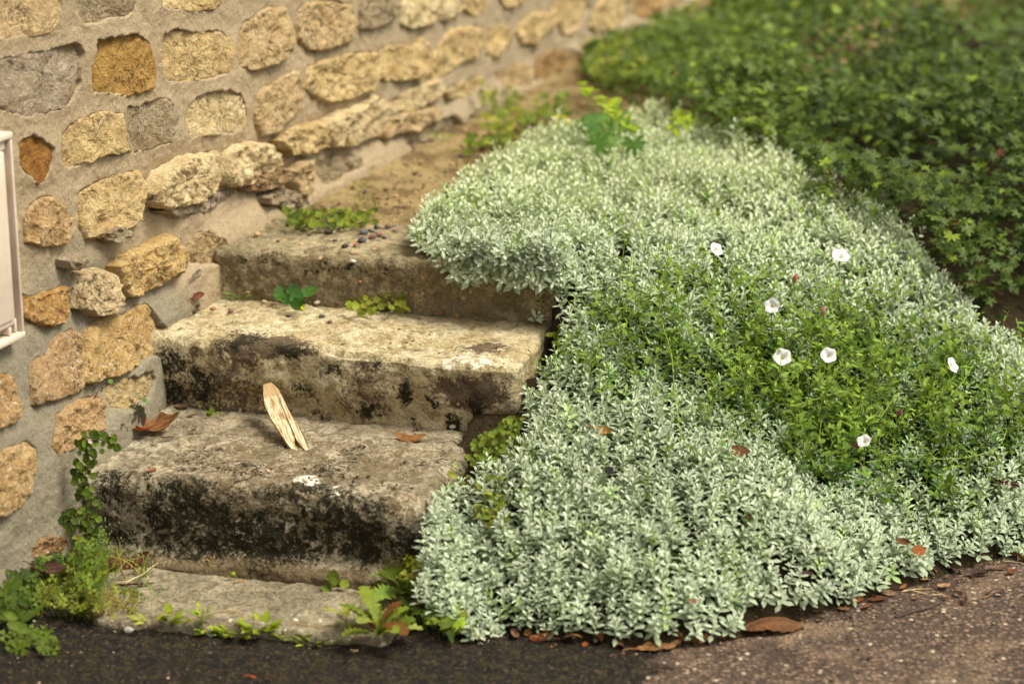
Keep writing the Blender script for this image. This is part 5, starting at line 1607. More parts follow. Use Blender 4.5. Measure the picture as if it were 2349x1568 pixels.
# ---------- the split piece of bleached wood
def build_wood():
    ca = [(606, 882), (622, 878), (638, 893), (650, 912), (660, 935), (669, 950), (673, 962), (684, 974), (697, 1000), (706, 1022), (709, 1030), (701, 1034), (690, 1022), (676, 1000), (676, 1012), (680, 1032), (672, 1034),
          (655, 1012), (638, 985), (622, 960), (608, 930), (604, 905)]
    bot = hit(690, 1035, step_z)
    top = at_face(622, 880, 0.02, 1)
    # plane through the foot (parallel to x) and the top
    e1 = np.array([1.0, -0.1, 0.0]); e1 /= np.linalg.norm(e1)
    e2 = top - bot
    n = np.cross(e1, e2); n /= np.linalg.norm(n)
    pts = []
    for q in ca:
        d = ray(*q)
        pts.append(CAM + d * (((bot - CAM) @ n) / (d @ n)))
    pts = np.array(pts)
    root = empty('split_wood', bot, 'bleached splinter of split wood, forked at the foot, leaning on the middle step', 'piece of wood')
    ax = e2 / np.linalg.norm(e2)
    sx = np.cross(n, ax)
    Rm = np.stack([sx, n, ax], 1)
    loc2 = (pts - bot) @ Rm
    cut_l = [0, 1, 2, 3, 4, 5, 6, 7, 8, 9, 10, 11, 12, 13]
    k = len(pts)
    import mathutils
    from mathutils.geometry import tessellate_polygon
    tri = tessellate_polygon([[Vector((p[0], p[2], 0)) for p in loc2]])
    th = 0.006
    bow = lambda x: 0.0
    front = loc2.copy(); back = loc2.copy()
    cx = np.interp(loc2[:, 2], [loc2[:, 2].min(), loc2[:, 2].max()], [loc2[np.argmin(loc2[:, 2]), 0], loc2[np.argmax(loc2[:, 2]), 0]])
    front[:, 1] += 0.0 ; back[:, 1] += th
    sgn = 1 if n[1] < 0 else -1
    back[:, 1] = -th * sgn
    V = np.vstack([front, back])
    F = [tuple(t) for t in tri] + [tuple(k + i for i in t[::-1]) for t in tri] + [(i, (i + 1) % k, k + (i + 1) % k, k + i) for i in range(k)]
    me = bpy.data.meshes.new('splinter')
    me.from_pydata(V.tolist(), [], F)
    o = bpy.data.objects.new('splinter', me)
    COL.objects.link(o); me.materials.append(M['wood'])
    o.parent = root
    o.rotation_euler = mathutils.Matrix(Rm.tolist()).to_euler()
    mod = o.modifiers.new('bevel', 'BEVEL'); mod.width = 0.0022; mod.segments = 2; mod.limit_method = 'ANGLE'
    # the dark split running up from the fork
    s0, s1 = pts[13], (pts[0] + pts[3] * 2) / 3
    q = np.array([s0, s0 * .6 + s1 * .4, s1]) + n * 0.0008 * sgn
    V, F = tube_tris(q, [0.0012, .0009, .0003], 4)
    mobj('crack', V, F, M['plain_attr'], root, col=np.broadcast_to(c3(74, 54, 34), (len(V), 3)))

# ---------- meter box on the wall
def bar(s0, s1, h0, h1, n0, n1):
    V = [wall_P(np.array(s), np.array(h), np.array(n)) for n in (n0, n1) for s, h in ((s0, h0), (s1, h0), (s1, h1), (s0, h1))]
    F = [(0, 1, 2, 3), (7, 6, 5, 4), (0, 4, 5, 1), (1, 5, 6, 2), (2, 6, 7, 3), (3, 7, 4, 0)]
    return np.array(V), np.array(F)

def build_meter_box():
    n1 = 0.045
    tr = wall_sh(37, 299, n1); br = wall_sh(52, 776, n1)
    s1 = (tr[0] + br[0]) / 2
    h0, h1 = br[1], tr[1]
    s0 = s1 - 0.40
    root = empty('meter_box', wall_P(np.array((s0 + s1) / 2), np.array(h0), np.array(0.0)), 'beige plastic meter box with a framed door, fixed to the wall at the left edge', 'meter box')
    def part(name, *a, bev=0.002):
        V, F = bar(*a)
        o = mobj(name, V, F, M['plastic'], root, smooth=False)
        m = o.modifiers.new('bevel', 'BEVEL'); m.width = bev; m.segments = 2
        return o
    w = 0.012
    part('frame', s0, s1, h0, h0 + w, -0.02, n1)
    part('frame', s0, s1, h1 - w, h1, -0.02, n1)
    part('frame', s1 - w * .6, s1, h0 + w + .0005, h1 - w - .0005, -0.02, n1 - .002)
    part('frame', s0, s0 + w, h0 + w + .0005, h1 - w - .0005, -0.02, n1 - .002)
    part('backing', s0 + w, s1 - w * .6 - .0005, h0 + w + .0005, h1 - w - .0005, -0.02, 0.020)
    d = part('door', s0 + w * 1.5, s1 - 0.022, h0 + 0.030, h1 - 0.032, 0.0205, 0.040, bev=.005)
    part('door_panel', s0 + w * 3, s1 - 0.034, h0 + 0.044, h1 - 0.046, 0.0405, 0.0435, bev=.0012)
    part('hinge', s1 - 0.021, s1 - 0.0135, h0 + 0.014, h0 + 0.040, 0.0205, 0.036)
    part('hinge', s1 - 0.044, s1 - 0.034, h0 + 0.014, h0 + 0.0295, 0.0205, 0.038)
    part('hinge', s1 - 0.040, s1 - 0.016, h1 - 0.0315, h1 - 0.014, 0.0205, 0.037)

# ---------- pebbles
def pebble_mesh(seed, sub=2):
    import bmesh
    bm = bmesh.new()
    bmesh.ops.create_icosphere(bm, subdivisions=sub, radius=0.5)
    me = bpy.data.meshes.new('pebble')
    P = np.array([v.co[:] for v in bm.verts])
    f = 1 + 0.30 * fbm(P, 1.6, 3, seed)
    for v, k in zip(bm.verts, f): v.co *= k
    bm.to_mesh(me); bm.free()
    me.materials.append(M['pebble'])
    for p in me.polygons: p.use_smooth = True
    return me

def build_pebbles():
    PM = [pebble_mesh(s) for s in range(5)]
    SM = [pebble_mesh(s, 1) for s in range(5)]
    S = 1 / 1.74372
    lst = [('F', 1548, 607, 38, (92, 92, 96), 'round dark grey pebble on the top step, the larger of a pair'), ('F', 1532, 664, 42, (84, 84, 88), 'flat dark grey pebble on the top step, nearer the edge'), ('F', 1290, 603, 34, (84, 66, 62), 'brownish pebble left of the grey pair on the top step'),
           ('F', 1610, 640, 36, (122, 72, 64), 'dull red pebble touching the grey pair'), ('F', 1655, 620, 34, (150, 92, 72), 'orange-red pebble right of the dull red one'), ('F', 1600, 590, 28, (128, 110, 106), 'mauve grey pebble behind the dull red one'), ('F', 1152, 620, 20, (84, 88, 92), 'tiny slate pebble on the top step, left of centre'),
           ('F', 1410, 705, 34, (80, 62, 54), 'dark brown pebble on the front edge of the top step'), ('F', 1490, 700, 30, (148, 98, 80), 'pinkish pebble on the front edge of the top step'), ('F', 1340, 660, 22, (92, 84, 78), 'grey pebble in the middle of the top step'), ('F', 1468, 812, 26, (226, 214, 190), 'white pebble stuck under the edge of the top step'), ('F', 1465, 748, 28, (200, 150, 90), 'ochre pebble on the edge of the top step above the white one'),
           ('F', 1720, 560, 30, (120, 84, 78), 'reddish pebble beside the mat on the landing'), ('F', 1770, 590, 26, (146, 96, 80), 'brick red pebble nearest the mat on the top step'), ('F', 1695, 640, 24, (96, 76, 70), 'dark red pebble at the right of the heap on the top step'), ('F', 1640, 565, 30, (100, 80, 76), 'dusky pebble at the back of the heap on the top step'),
           ('F', 455, 1155, 26, (176, 92, 52), 'bright orange crumb at the back of the middle step'), ('F', 585, 1168, 24, (140, 76, 60), 'red pebble right of the orange crumb on the middle step'), ('F', 1000, 1015 + 190, 22, (66, 62, 58), 'black pebble on the middle step below the violet leaves'), ('F', 228, 1212, 22, (86, 96, 104), 'blue grey pebble at the wall end of the middle step'), ('F', 1300, 1250, 26, (122, 76, 66), 'red-brown pebble in the centre of the middle step'),
           ('F', 1243, 1205, 26, (110, 86, 84), 'mauve pebble behind the red-brown one on the middle step'), ('F', 2100, 1188, 22, (176, 92, 56), 'orange brick crumb at the foot of the top step'), ('F', 708, 1035, 22, (200, 134, 84), 'small orange-tan pebble against the top step, left'), ('F', 1970, 1043, 20, (214, 176, 116), 'cream pebble set in the cement of the top step'), ('F', 1750, 1180, 26, (150, 116, 84), 'tan stone beside the round-leaved weeds'),
           ('F', 1210, 1110, 34, (206, 188, 150), 'cream stone behind the middle step'), ('F', 1520, 715 + 240, 14, (214, 150, 70), 'yellow pebble set in the face of the top step'), ('F', 1355, 1110, 22, (140, 100, 72), 'brown pebble behind the middle step'), ('F', 830, 1105, 26, (206, 170, 112), 'sand coloured pebble in the dirt behind the middle step'),
           ('E', 1890, 942, 22, (110, 72, 58), 'red-brown crumb on the slab'), ('E', 1240, 940, 14, (40, 34, 30), 'black speck of a pebble on the slab'), ('E', 1930, 88, 18, (122, 84, 66), 'red crumb on the lowest step'), ('E', 2080, 50, 12, (220, 180, 110), 'yellow crumb on the lowest step'),
           ('E', 888, 1208, 72, (214, 204, 186), 'large white stone at the corner of the slab'), ('E', 235, 1150, 42, (204, 192, 174), 'white stone among the weeds at the left'), ('E', 790, 1212, 26, (150, 116, 84), 'brown stone touching the large white one'), ('E', 1455, 1243, 52, (206, 206, 206), 'whitish plastic-like scrap between the lime rosettes'),
           ('E', 780, 1355, 18, (206, 196, 176), 'small white stone on the dark moss'), ('E', 555, 1357, 30, (124, 92, 80), 'pinkish brown stone on the dark moss'), ('E', 1440, 1365, 40, (120, 86, 76), 'flat reddish stone on the dark moss'), ('E', 2140, 1355, 18, (196, 160, 136), 'small pink stone on the moss below the weeds'), ('E', 1370, 1480, 24, (200, 196, 180), 'pale chip near the bottom edge'), ('E', 2258, 1508, 14, (206, 186, 160), 'tiny pale chip near the bottom edge'), ('E', 320, 1165, 16, (186, 110, 50), 'orange crumb right of the white stone')]
    for i, (k, x, y, sz, colr, lab) in enumerate(lst):
        px, py = crop(k, (x, y))
        if 'face of' in lab or 'under the edge' in lab or 'set in the' in lab:
            P = at_face(px, py, 0.002, 2)
        else:
            P = hit(px, py, step_z)
        r = sz * (S * 2.349 / 1.35 / 1.807 * 1.05 if k == 'F' else 1 / 3.0) / sc_at(P)
        o = link('pebble', PM[i % 5], None, None, P + [0, 0, r * 0.18], rot=(random.uniform(-.3, .3), random.uniform(-.3, .3), random.uniform(0, 6)), scale=(r, r * .85, r * .58))
        _c = lin(*colr)[:3]; _m = sum(_c) / 3
        o.color = tuple(min(.62, 0.95 * (.65 * k_ + .35 * _m)) for k_ in _c) + (1,)
        tag(o, lab, 'pebble' if 'stone' not in lab else 'stone', 'pebbles and crumbs on the steps and the ground')
    # gravel on the landing and grit on the treads: too much to count
    T = []
    for m in SM:
        V = np.array([v.co[:] for v in m.vertices]); F = np.array([p.vertices[:] for p in m.polygons])
        T.append((V * [1, 1, .6], F, np.ones((len(V), 3))))
    n = 9000
    x = RNG.uniform(-0.75, 1.6, n); y = RNG.uniform(-0.12, 3.4, n)
    q = x - WS * y
    k = (q > -0.60) & (q < 0.55 + 0.2 * y) & (y + 0.25 * x > -0.22)
    dens = 0.35 + 0.65 * sstep(-0.1, 0.35, fbm(P3(x, y), 5, 3, 241)) 
    k &= RNG.random(n) < dens
    x, y = x[k], y[k]
    on3 = inside_plan(x, y, BLOCKS[2]['plan'], -.01)
    k = ~on3 | (RNG.random(len(x)) < 0.25)
    x, y = x[k], y[k]
    P = np.stack([x, y, step_z(x, y) + 0.002], 1)
    pal = np.array([c3(128, 96, 74), c3(96, 78, 62), c3(156, 130, 92), c3(86, 82, 84), c3(176, 146, 104), c3(134, 100, 70)])
    col = pal[RNG.integers(0, 6, len(P))] * RNG.uniform(.75, 1.15, (len(P), 1))
    S_ = 0.005 + 0.014 * RNG.random(len(P)) ** 2.6
    V, F, C = scatter(T, P, basis(np.tile([0, 0, 1.], (len(P), 1)) + RNG.normal(0, .25, (len(P), 3))), S_, col)
    tag(mobj('gravel', V, F, M['plain_attr'], col=C), 'loose reddish and grey gravel on the sandy landing above the steps', 'gravel', kind='stuff')
    n = 900
    x = RNG.uniform(-0.9, 0.1, n); y = RNG.uniform(-1.0, -0.12, n)
    P0 = np.stack([x, y, step_z(x, y)], 1)
    # grit gathers at the back of each tread
    k = ((np.abs(y + 0.42 + 0.28 * (x + .4)) < .09) | (np.abs(y + 0.19 + 0.25 * (x + .3)) < .07)) & (P0[:, 2] > .1) & (RNG.random(n) < .8) | (RNG.random(n) < .10) & (P0[:, 2] > .1)
    k &= x > wx(y) + 0.03
    P = P0[k]
    col = pal[RNG.integers(0, 6, len(P))] * RNG.uniform(.6, 1.1, (len(P), 1))
    V, F, C = scatter(T, P, basis(np.tile([0, 0, 1.], (len(P), 1))), 0.002 + 0.006 * RNG.random(len(P)) ** 2.5, col)
    tag(mobj('grit', V, F, M['plain_attr'], col=C), 'crumbs of soil and grit gathered at the back of the treads', 'grit', kind='stuff')
    # grit and leaf crumbs on the pavement: a band along the mat, thin elsewhere
    n = 16000
    x = RNG.uniform(-1.1, 1.3, n); y = RNG.uniform(-1.75, -0.6, n)
    e = border_y(x) - y
    k = (e > -0.08) & (RNG.random(n) < (0.9 * np.exp(-np.maximum(e, 0) / 0.035) + 0.16))
    k &= ~inside_plan(x, y, SLAB_PLAN, .01) & (x > wx(y) + .02)
    x, y = x[k], y[k]; e = e[k]
    P = np.stack([x, y, np.where(e < 0, step_z(x, y), PAVE_Z) + 0.003], 1)
    pal2 = np.array([c3(110, 84, 76), c3(74, 52, 44), c3(134, 100, 84), c3(88, 66, 44), c3(60, 46, 36), c3(190, 170, 140), c3(150, 92, 50)])
    pr = RNG.choice(7, len(P), p=[.26, .22, .16, .13, .14, .04, .05])
    col = pal2[pr] * RNG.uniform(.6, 1.1, (len(P), 1))
    V, F, C = scatter(T, P, basis(np.tile([0, 0, 1.], (len(P), 1)) + RNG.normal(0, .35, (len(P), 3))), (0.0018 + 0.006 * RNG.random(len(P)) ** 3.5), col)
    tag(mobj('grit', V, F, M['plain_attr'], col=C), 'stone chips and leaf crumbs scattered on the tarmac along the front of the mat', 'grit', kind='stuff')

def wx(y): return -0.62 + WS * y

# ---------- weeds, leaf by leaf
def leaf_mesh_from(V, F, name='leaf'):
    me = fast_mesh(name, V, F)
    me.materials.append(M['weed_leaf'])
    return me

def fan(rf, n, cup, lobes_seed=0):
    a = np.linspace(-math.pi + 0.25, math.pi - 0.25, n)
    q = np.array([rf(t) for t in a])
    V = np.vstack([[0, 0, 0], np.stack([0.45 + q * np.cos(a) * .5, q * np.sin(a) * .5, cup * q * q + 0.03 * np.sin(5 * a)], 1)])
    F = np.array([(0, i, i + 1) for i in range(1, n)])
    return V, F

def make_leaf_meshes():
    L = {}
    V, F = fan(lambda t: 0.95 + 0.14 * abs(math.sin(3.0 * t + .4)), 22, 0.15)
    L['round'] = leaf_mesh_from(V, F)
    V, F = fan(lambda t: 1.0 + 0.1 * math.cos(2 * t) - .1 * math.cos(t), 18, 0.12)
    L['heart'] = leaf_mesh_from(V, F)
    parts = []
    for k in range(3):
        v = np.array([(0, 0, 0), (.28, -.20, .04), (.50, -.26, .03), (.56, -.08, 0), (.47, 0, -.02), (.56, .08, 0), (.50, .26, .03), (.28, .20, .04)])
        f = np.array([(0, i, i + 1) for i in range(1, 7)])
        parts.append((rot_axis(v, (0, 0, 1), k * 2.094), f, (1, 1, 1)))
    V, F, _ = join(parts)
    L['clover'] = leaf_mesh_from(V, F)
    V, F = palmate_leaf(777, 7); L['palmate'] = leaf_mesh_from(V, F)
    V, F = oval_leaf(1.0, .42, .2); L['spoon'] = leaf_mesh_from(V * [1, 1, 1], F)
    V, F = lance_leaf(1.0, .30, .3, .2); L['lance'] = leaf_mesh_from(V, F)
    V, F = arrow_leaf(1.0, .5); L['arrow'] = leaf_mesh_from(V, F)
    # toothed leaf (dandelion like)
    t = np.linspace(0, 1, 15)
    w = (0.05 + 0.17 * np.sin(np.pi * t ** 1.6) ** .8) * (1 + 0.65 * np.where(np.arange(15) % 2, .6, -.5)) ; w[-1] = 0
    z = 0.28 * t - 0.38 * t * t
    V = np.vstack([np.stack([t, -w, z + w * .2], 1), np.stack([t, 0 * t, z], 1), np.stack([t, w, z + w * .2], 1)])
    F = np.vstack([[(i, i + 1, 16 + i, 15 + i), (15 + i, 16 + i, 31 + i, 30 + i)] for i in range(14)])
    L['toothed'] = leaf_mesh_from(V, F)
    # grass blade
    t = np.linspace(0, 1, 7); w = 0.022 * (1 - t) ** .6
    V = np.vstack([np.stack([0.45 * t * t, -w, t * (1 - .25 * t)], 1), np.stack([0.45 * t * t, w, t * (1 - .25 * t)], 1)])
    F = np.array([(i, i + 1, 8 + i, 7 + i) for i in range(6)])
    L['blade'] = leaf_mesh_from(V, F, 'blade')
    return L
LM = make_leaf_meshes()

def weed(name, label, pts, leaf, size, cols, stems=True, flat=0.35, up=0.6, cat='weed', height=0.02, jitter=.3, root_pt=None, stem_col=(120, 130, 60), toward=(0, -.5, 1), group=None):
    """pts: (N,3) leaf positions; a stem runs from the root to every leaf"""
    pts = np.asarray(pts, float)
    c = np.array(root_pt if root_pt is not None else [pts[:, 0].mean(), pts[:, 1].mean(), pts[:, 2].min()])
    root = empty(name, c, label, cat, group)
    r = random.Random(int(abs(pts[0, 0]) * 1e4) + len(pts))
    seg = []
    for i, p in enumerate(pts):
        s = size * r.uniform(.65, 1.25)
        if leaf == 'blade':
            rot = (r.gauss(0, .35), r.gauss(0, .35), r.uniform(0, 6.28))
        elif leaf in ('toothed', 'spoon', 'lance') and flat == 'rosette':
            d = p - c
            a = math.atan2(d[1], d[0])
            rot = (r.gauss(0, .2), -r.uniform(0.1, .7), a + r.gauss(0, .25))
        else:
            from mathutils import Euler
            A = np.array(toward, float) + [r.gauss(0, flat), r.gauss(0, flat), 0]
            q = Vector(A).to_track_quat('Z', 'Y')
            q = q @ Euler((0, 0, r.uniform(0, 6.28))).to_quaternion()
            rot = q.to_euler()
        o = link('blade' if leaf == 'blade' else 'leaf', LM[leaf], None, root, p, rot=rot, scale=s)
        cc = cols[i % len(cols)]
        k = r.uniform(.8, 1.15)
        o.color = tuple(x * k for x in lin(*cc)[:3]) + (1,)
        if stems and leaf != 'blade':
            b = np.array([c[0] * .4 + p[0] * .6, c[1] * .4 + p[1] * .6, min(c[2], p[2])]) if height >= 0 else p
            seg.append(tube_tris([b, (b + p) / 2 + [r.gauss(0, .003), r.gauss(0, .003), .002], p], 0.0006, 3))
    if seg:
        V, F, C = join([(v, f, c3(*stem_col)) for v, f in seg])
        mobj('stem', V, F, M['plain_attr'], root, col=C)
    return root

def cloud_px(poly, n, surf, h0, h1, seed=1, hfn=None):
    """n points over the surface seen through a picture polygon, h0..h1 above it"""
    r = np.random.default_rng(seed)
    poly = np.array(poly, float)
    out = []
    lo, hi = poly.min(0), poly.max(0)
    while len(out) < n:
        q = r.uniform(lo, hi)
        if poly_sd(q[None], poly)[0] > 0: continue
        h = r.uniform(h0, h1)
        P = at_surf(q[0], q[1], lambda a, b: surf(a, b) + h)
        out.append(P)
    return unwall(np.array(out))

def build_weeds():
    G1, G2, G3, LIME, YG, DG = (92, 118, 46), (72, 98, 40), (118, 138, 58), (134, 168, 52), (142, 156, 64), (58, 86, 42)
    # toadflax at the foot of the top step
    pts = cloud_px([(800, 700), (815, 676), (850, 664), (900, 668), (935, 676), (930, 712), (880, 708), (850, 720), (820, 712)], 52, step_z, .002, .030, 1)
    w = weed('toadflax', 'patch of yellow-green round-leaved weed with tiny lilac flowers at the foot of the top step', pts, 'round', .016, [YG, G3, (128, 150, 60)], toward=(0, -.9, 1))
    for k in ((858, 694), (895, 696), (838, 706)):
        P = at_surf(*k, lambda a, b: step_z(a, b) + .03)
        o = link('flower', LM['round'], None, w, P, rot=(.8, 0, k[0]), scale=.007); o.color = lin(210, 196, 230)
    pts = cloud_px([(645, 664), (668, 655), (708, 668), (712, 700), (690, 712), (655, 694)], 11, step_z, .010, .035, 2)
    w = weed('violet', 'clump of dark heart-shaped leaves with one lime leaf at the back of the middle step', pts, 'heart', .030, [(64, 112, 62), (78, 124, 66)], toward=(0, -1.1, .8))
    P = at_surf(688, 706, lambda a, b: step_z(a, b) + .008); o = link('leaf', LM['heart'], None, w, P, rot=(1.0, 0, 1.4), scale=.022); o.color = lin(190, 214, 60)
    P0 = at_surf(546, 692, step_z)
    pts = [P0 + np.array([.013 * math.cos(a), .013 * math.sin(a), .010 + .004 * (i % 2)]) for i, a in enumerate(np.linspace(0, 6, 7))]
    weed('seedling', 'small fresh green seedling near the wall end of the middle step', pts, 'lance', .024, [(112, 160, 66)], flat='rosette', root_pt=P0)
    # on the landing
    pts = cloud_px([(640, 490), (680, 474), (730, 478), (800, 482), (865, 478), (868, 505), (820, 520), (740, 524), (660, 520)], 150, step_z, .003, .028, 3)
    weed('creeping_weed', 'low strip of small green leaves growing along the back of the top step', pts, 'round', .014, [G1, G2, G3, (112, 136, 50)], toward=(0, -.7, 1))
    pts = cloud_px([(815, 500), (880, 500), (870, 470), (830, 440)], 26, step_z, 0, .004, 4)
    weed('grass_tuft', 'thin tuft of grass at the right end of the leafy strip on the landing', pts, 'blade', .055, [G3, (150, 160, 76)], stems=False)
    for i, (x, y, lb) in enumerate(((836, 398, 'tiny lime seedling on the sandy landing, the upper one'), (829, 434, 'tiny green seedling on the sandy landing, below the lime one'), (1012, 325, 'bright green seedling on the landing under the black crevice of the wall'))):
        P0 = at_surf(x, y, step_z)
        pts = [P0 + np.array([.011 * math.cos(a), .011 * math.sin(a), .012]) for a in np.linspace(0, 5.2, 5)]
        weed('seedling', lb, pts, 'spoon', .022, [LIME if i != 1 else G3], flat='rosette', root_pt=P0)
    P0 = at_z(1150, 262, .46)
    pts = cloud_px([(1092, 180), (1130, 190), (1170, 215), (1230, 230), (1290, 250), (1285, 285), (1210, 300), (1180, 335), (1120, 330), (1095, 260)], 150, step_z, .0, .11, 5)
    weed('crevice_plant', 'blurred bushy green plant growing against the foot of the wall', pts, 'palmate', .034, [G1, G3, (104, 134, 56), (140, 156, 60)], root_pt=P0)
    pts = cloud_px([(1240, 205), (1300, 215), (1330, 250), (1290, 270), (1235, 262)], 34, step_z, .0, .07, 6)
    weed('crevice_plant', 'smaller blurred green plant right of the bushy one by the wall', pts, 'palmate', .034, [G1, (112, 140, 70)])
    pts = cloud_px([(1340, 150), (1380, 95), (1440, 90), (1480, 140), (1450, 180), (1370, 185)], 110, step_z, .0, .16, 7)
    weed('crevice_plant', 'tall blurred green plants where the wall runs out of the picture', pts, 'palmate', .045, [G1, (98, 122, 52), (120, 136, 60)])
    pts = cloud_px([(1080, 300), (1180, 330), (1130, 352), (1040, 350)], 34, step_z, 0, .02, 31)
    weed('creeping_weed', 'thin green weeds on the landing between the wall and the mat', pts, 'round', .018, [G1, (112, 136, 50)])
    # the larger plants standing in the mat
    P0 = at_surf(1392, 330, lambda a, b: stand_z(a, b) + .02)
    pts = cloud_px([(1325, 300), (1360, 262), (1410, 260), (1455, 290), (1460, 335), (1400, 352), (1340, 345)], 26, stand_z, .06, .14, 8)
    weed('cranesbill_plant', 'dark green cranesbill with broad lobed leaves standing in the top of the mat', pts, 'palmate', .078, [(86, 136, 72), (74, 124, 62), (104, 150, 84)], root_pt=P0, toward=(0, -1, .8))
    pts = cloud_px([(1338, 180), (1350, 178), (1375, 215), (1430, 255), (1450, 290), (1425, 285), (1380, 240), (1345, 225)], 30, stand_z, .14, .22, 9)
    weed('lime_weed', 'lime green flowering shoot rising behind the cranesbill in the mat', pts, 'arrow', .028, [LIME, (140, 172, 44), (128, 160, 64)], root_pt=P0 + [0, .03, 0])
    pts = cloud_px([(1525, 285), (1545, 255), (1580, 250), (1590, 285), (1550, 305)], 20, stand_z, .08, .14, 10)
    weed('lime_weed', 'yellow-green leafy shoot at the top right of the mat', pts, 'arrow', .030, [(140, 174, 44), LIME])
    pts = cloud_px([(1275, 262), (1300, 262), (1305, 290), (1275, 290)], 9, step_z, .02, .07, 11)
    weed('lime_weed', 'small yellow flowering weed at the upper left rim of the mat', pts, 'arrow', .024, [(206, 204, 40), LIME])
    # right of the steps, in the angle between the step ends and the mat
    pts = cloud_px([(1070, 1050), (1085, 1010), (1130, 985), (1175, 950), (1200, 960), (1190, 1010), (1200, 1040), (1170, 1080), (1130, 1060), (1090, 1070)], 260, stand_z, .005, .06, 12)
    weed('toadflax', 'light green creeping weeds in the angle between the step ends and the mat', pts, 'round', .0095, [G3, G1, (108, 142, 62)], toward=(-.2, -.8, 1))
    pts = cloud_px([(1090, 1180), (1095, 1110), (1140, 1080), (1180, 1120), (1170, 1200), (1120, 1210)], 80, stand_z, .03, .10, 13)
    weed('green_weed', 'green small-leaved weeds in a gap of the mat beside the lowest step', pts, 'arrow', .018, [G1, G3, YG])
    pts = cloud_px([(1025, 1090), (1065, 1085), (1090, 1105), (1085, 1150), (1040, 1120)], 26, stand_z, .02, .07, 33)
    weed('green_weed', 'thin green shoots rising at the right end of the lowest step', pts, 'arrow', .016, [YG, G3])
    pts = cloud_px([(895, 1275), (930, 1265), (955, 1285), (950, 1330), (905, 1345), (890, 1310)], 24, step_z, .01, .07, 14)
    weed('clover', 'yellow-green clover at the bottom right corner of the lowest step', pts, 'clover', .021, [(170, 192, 66), YG, (140, 130, 70)], toward=(0, -1, .8))
    pts = cloud_px([(925, 1360), (1000, 1365), (1060, 1410), (1100, 1445), (1050, 1455), (950, 1410), (900, 1400)], 70, step_z, .0, .05, 15)
    weed('green_weed', 'green weeds under the left corner of the mat', pts, 'arrow', .026, [G1, G2, G3, LIME], toward=(0, -.8, 1))
    pts = cloud_px([(930, 1360), (1040, 1400), (1080, 1440), (980, 1430)], 34, step_z, 0, .004, 16)
    weed('grass_tuft', 'grass blades under the left corner of the mat', pts, 'blade', .07, [G1, G3], stems=False)
    P0 = at_surf(930, 1372, step_z)
    pts = [P0 + np.array([.012 * math.cos(a), .012 * math.sin(a), .006 + .012 * (i % 3)]) for i, a in enumerate(np.linspace(1.2, 5.4, 12))]
    weed('dandelion', 'rosette of jagged green leaves spreading over the right end of the slab', pts, 'toothed', .075, [G1, (110, 148, 74)], flat='rosette', root_pt=P0)
    P0 = at_surf(868, 1455, step_z)
    pts = [P0 + np.array([.010 * math.cos(a), .010 * math.sin(a), .004 + .010 * (i % 3)]) for i, a in enumerate(np.linspace(0, 6, 16))]
    weed('dandelion', 'blurred rosette of jagged green and purplish leaves in front of the slab', pts, 'toothed', .068, [G1, (120, 146, 60), (110, 80, 50), (138, 160, 90)], flat='rosette', root_pt=P0)
    # lime rosettes along the front of the slab
    def rosette(cx, cy, n, rad, size, lab, col, leaf='spoon', hts=.012):
        P0 = at_surf(cx, cy, step_z)
        pts = [P0 + np.array([rad * math.sqrt(random.random()) * math.cos(a), .6 * rad * math.sqrt(random.random()) * math.sin(a), random.uniform(.002, hts)]) for a in np.linspace(0, 6.28 * 3, n)]
        weed('rosette_weed', lab, pts, leaf, size, col, flat='rosette', root_pt=P0)
    LG = [(130, 160, 46), (146, 172, 56), (116, 146, 46)]
    rosette(545, 1458, 34, .030, .026, 'fresh lime rosette of rounded leaves, left one of the broad pair', LG)
    rosette(592, 1448, 30, .028, .028, 'fresh lime rosette of rounded leaves, right one of the broad pair', LG)
    rosette(460, 1432, 14, .014, .020, 'small upright lime weed left of the broad rosettes', [(166, 196, 50)] + LG, hts=.035)
    rosette(475, 1452, 12, .016, .020, 'small green weed crouching left of the broad rosettes', LG)
    rosette(390, 1430, 8, .008, .036, 'broad-leaved green seedling by the slab, right of the left weeds', LG, hts=.016)
    rosette(340, 1432, 10, .018, .030, 'pale green narrow-leaved weed at the front edge of the slab', [(160, 176, 84), (140, 160, 70)], 'lance')
    rosette(672, 1466, 20, .026, .018, 'string of small lime leaves right of the broad rosettes', LG)
    rosette(728, 1478, 26, .034, .018, 'low olive-lime weed between the rosettes and the dandelion', [(140, 160, 50), (112, 134, 44), (150, 180, 56)])
    rosette(800, 1432, 8, .012, .040, 'pale green blades left of the blurred dandelion', [(150, 176, 66)], 'lance', .02)
    P0 = at_surf(757, 1350, step_z)
    pts = [P0 + np.array([dx, 0, dz]) for dx, dz in ((-.012, .006), (.004, .004), (.014, .024), (.02, .006), (.0, .016))]
    weed('seedling', 'small round-leaved seedling with a withered bud at the back of the slab', pts, 'round', .020, [G1, G3], root_pt=P0, toward=(0, -1, .8))
    P0 = at_surf(486, 955, step_z)
    pts = [P0 + np.array([dx, dy, .008]) for dx, dy in ((-.01, 0), (.008, .002), (0, -.006), (.003, .01))]
    weed('seedling', 'tiny green seedling behind the lowest step, left of the wood', pts, 'round', .012, [G1], root_pt=P0)
    P0 = at_surf(565, 1325, step_z)
    pts = [P0 + np.array([dx, 0, dz]) for dx, dz in ((-.03, .004), (-.028, .010), (.02, .010), (.026, .014))]
    weed('seedling', 'pair of tiny green sprouts in the crack behind the slab', pts, 'round', .010, [G1, LIME], root_pt=P0)
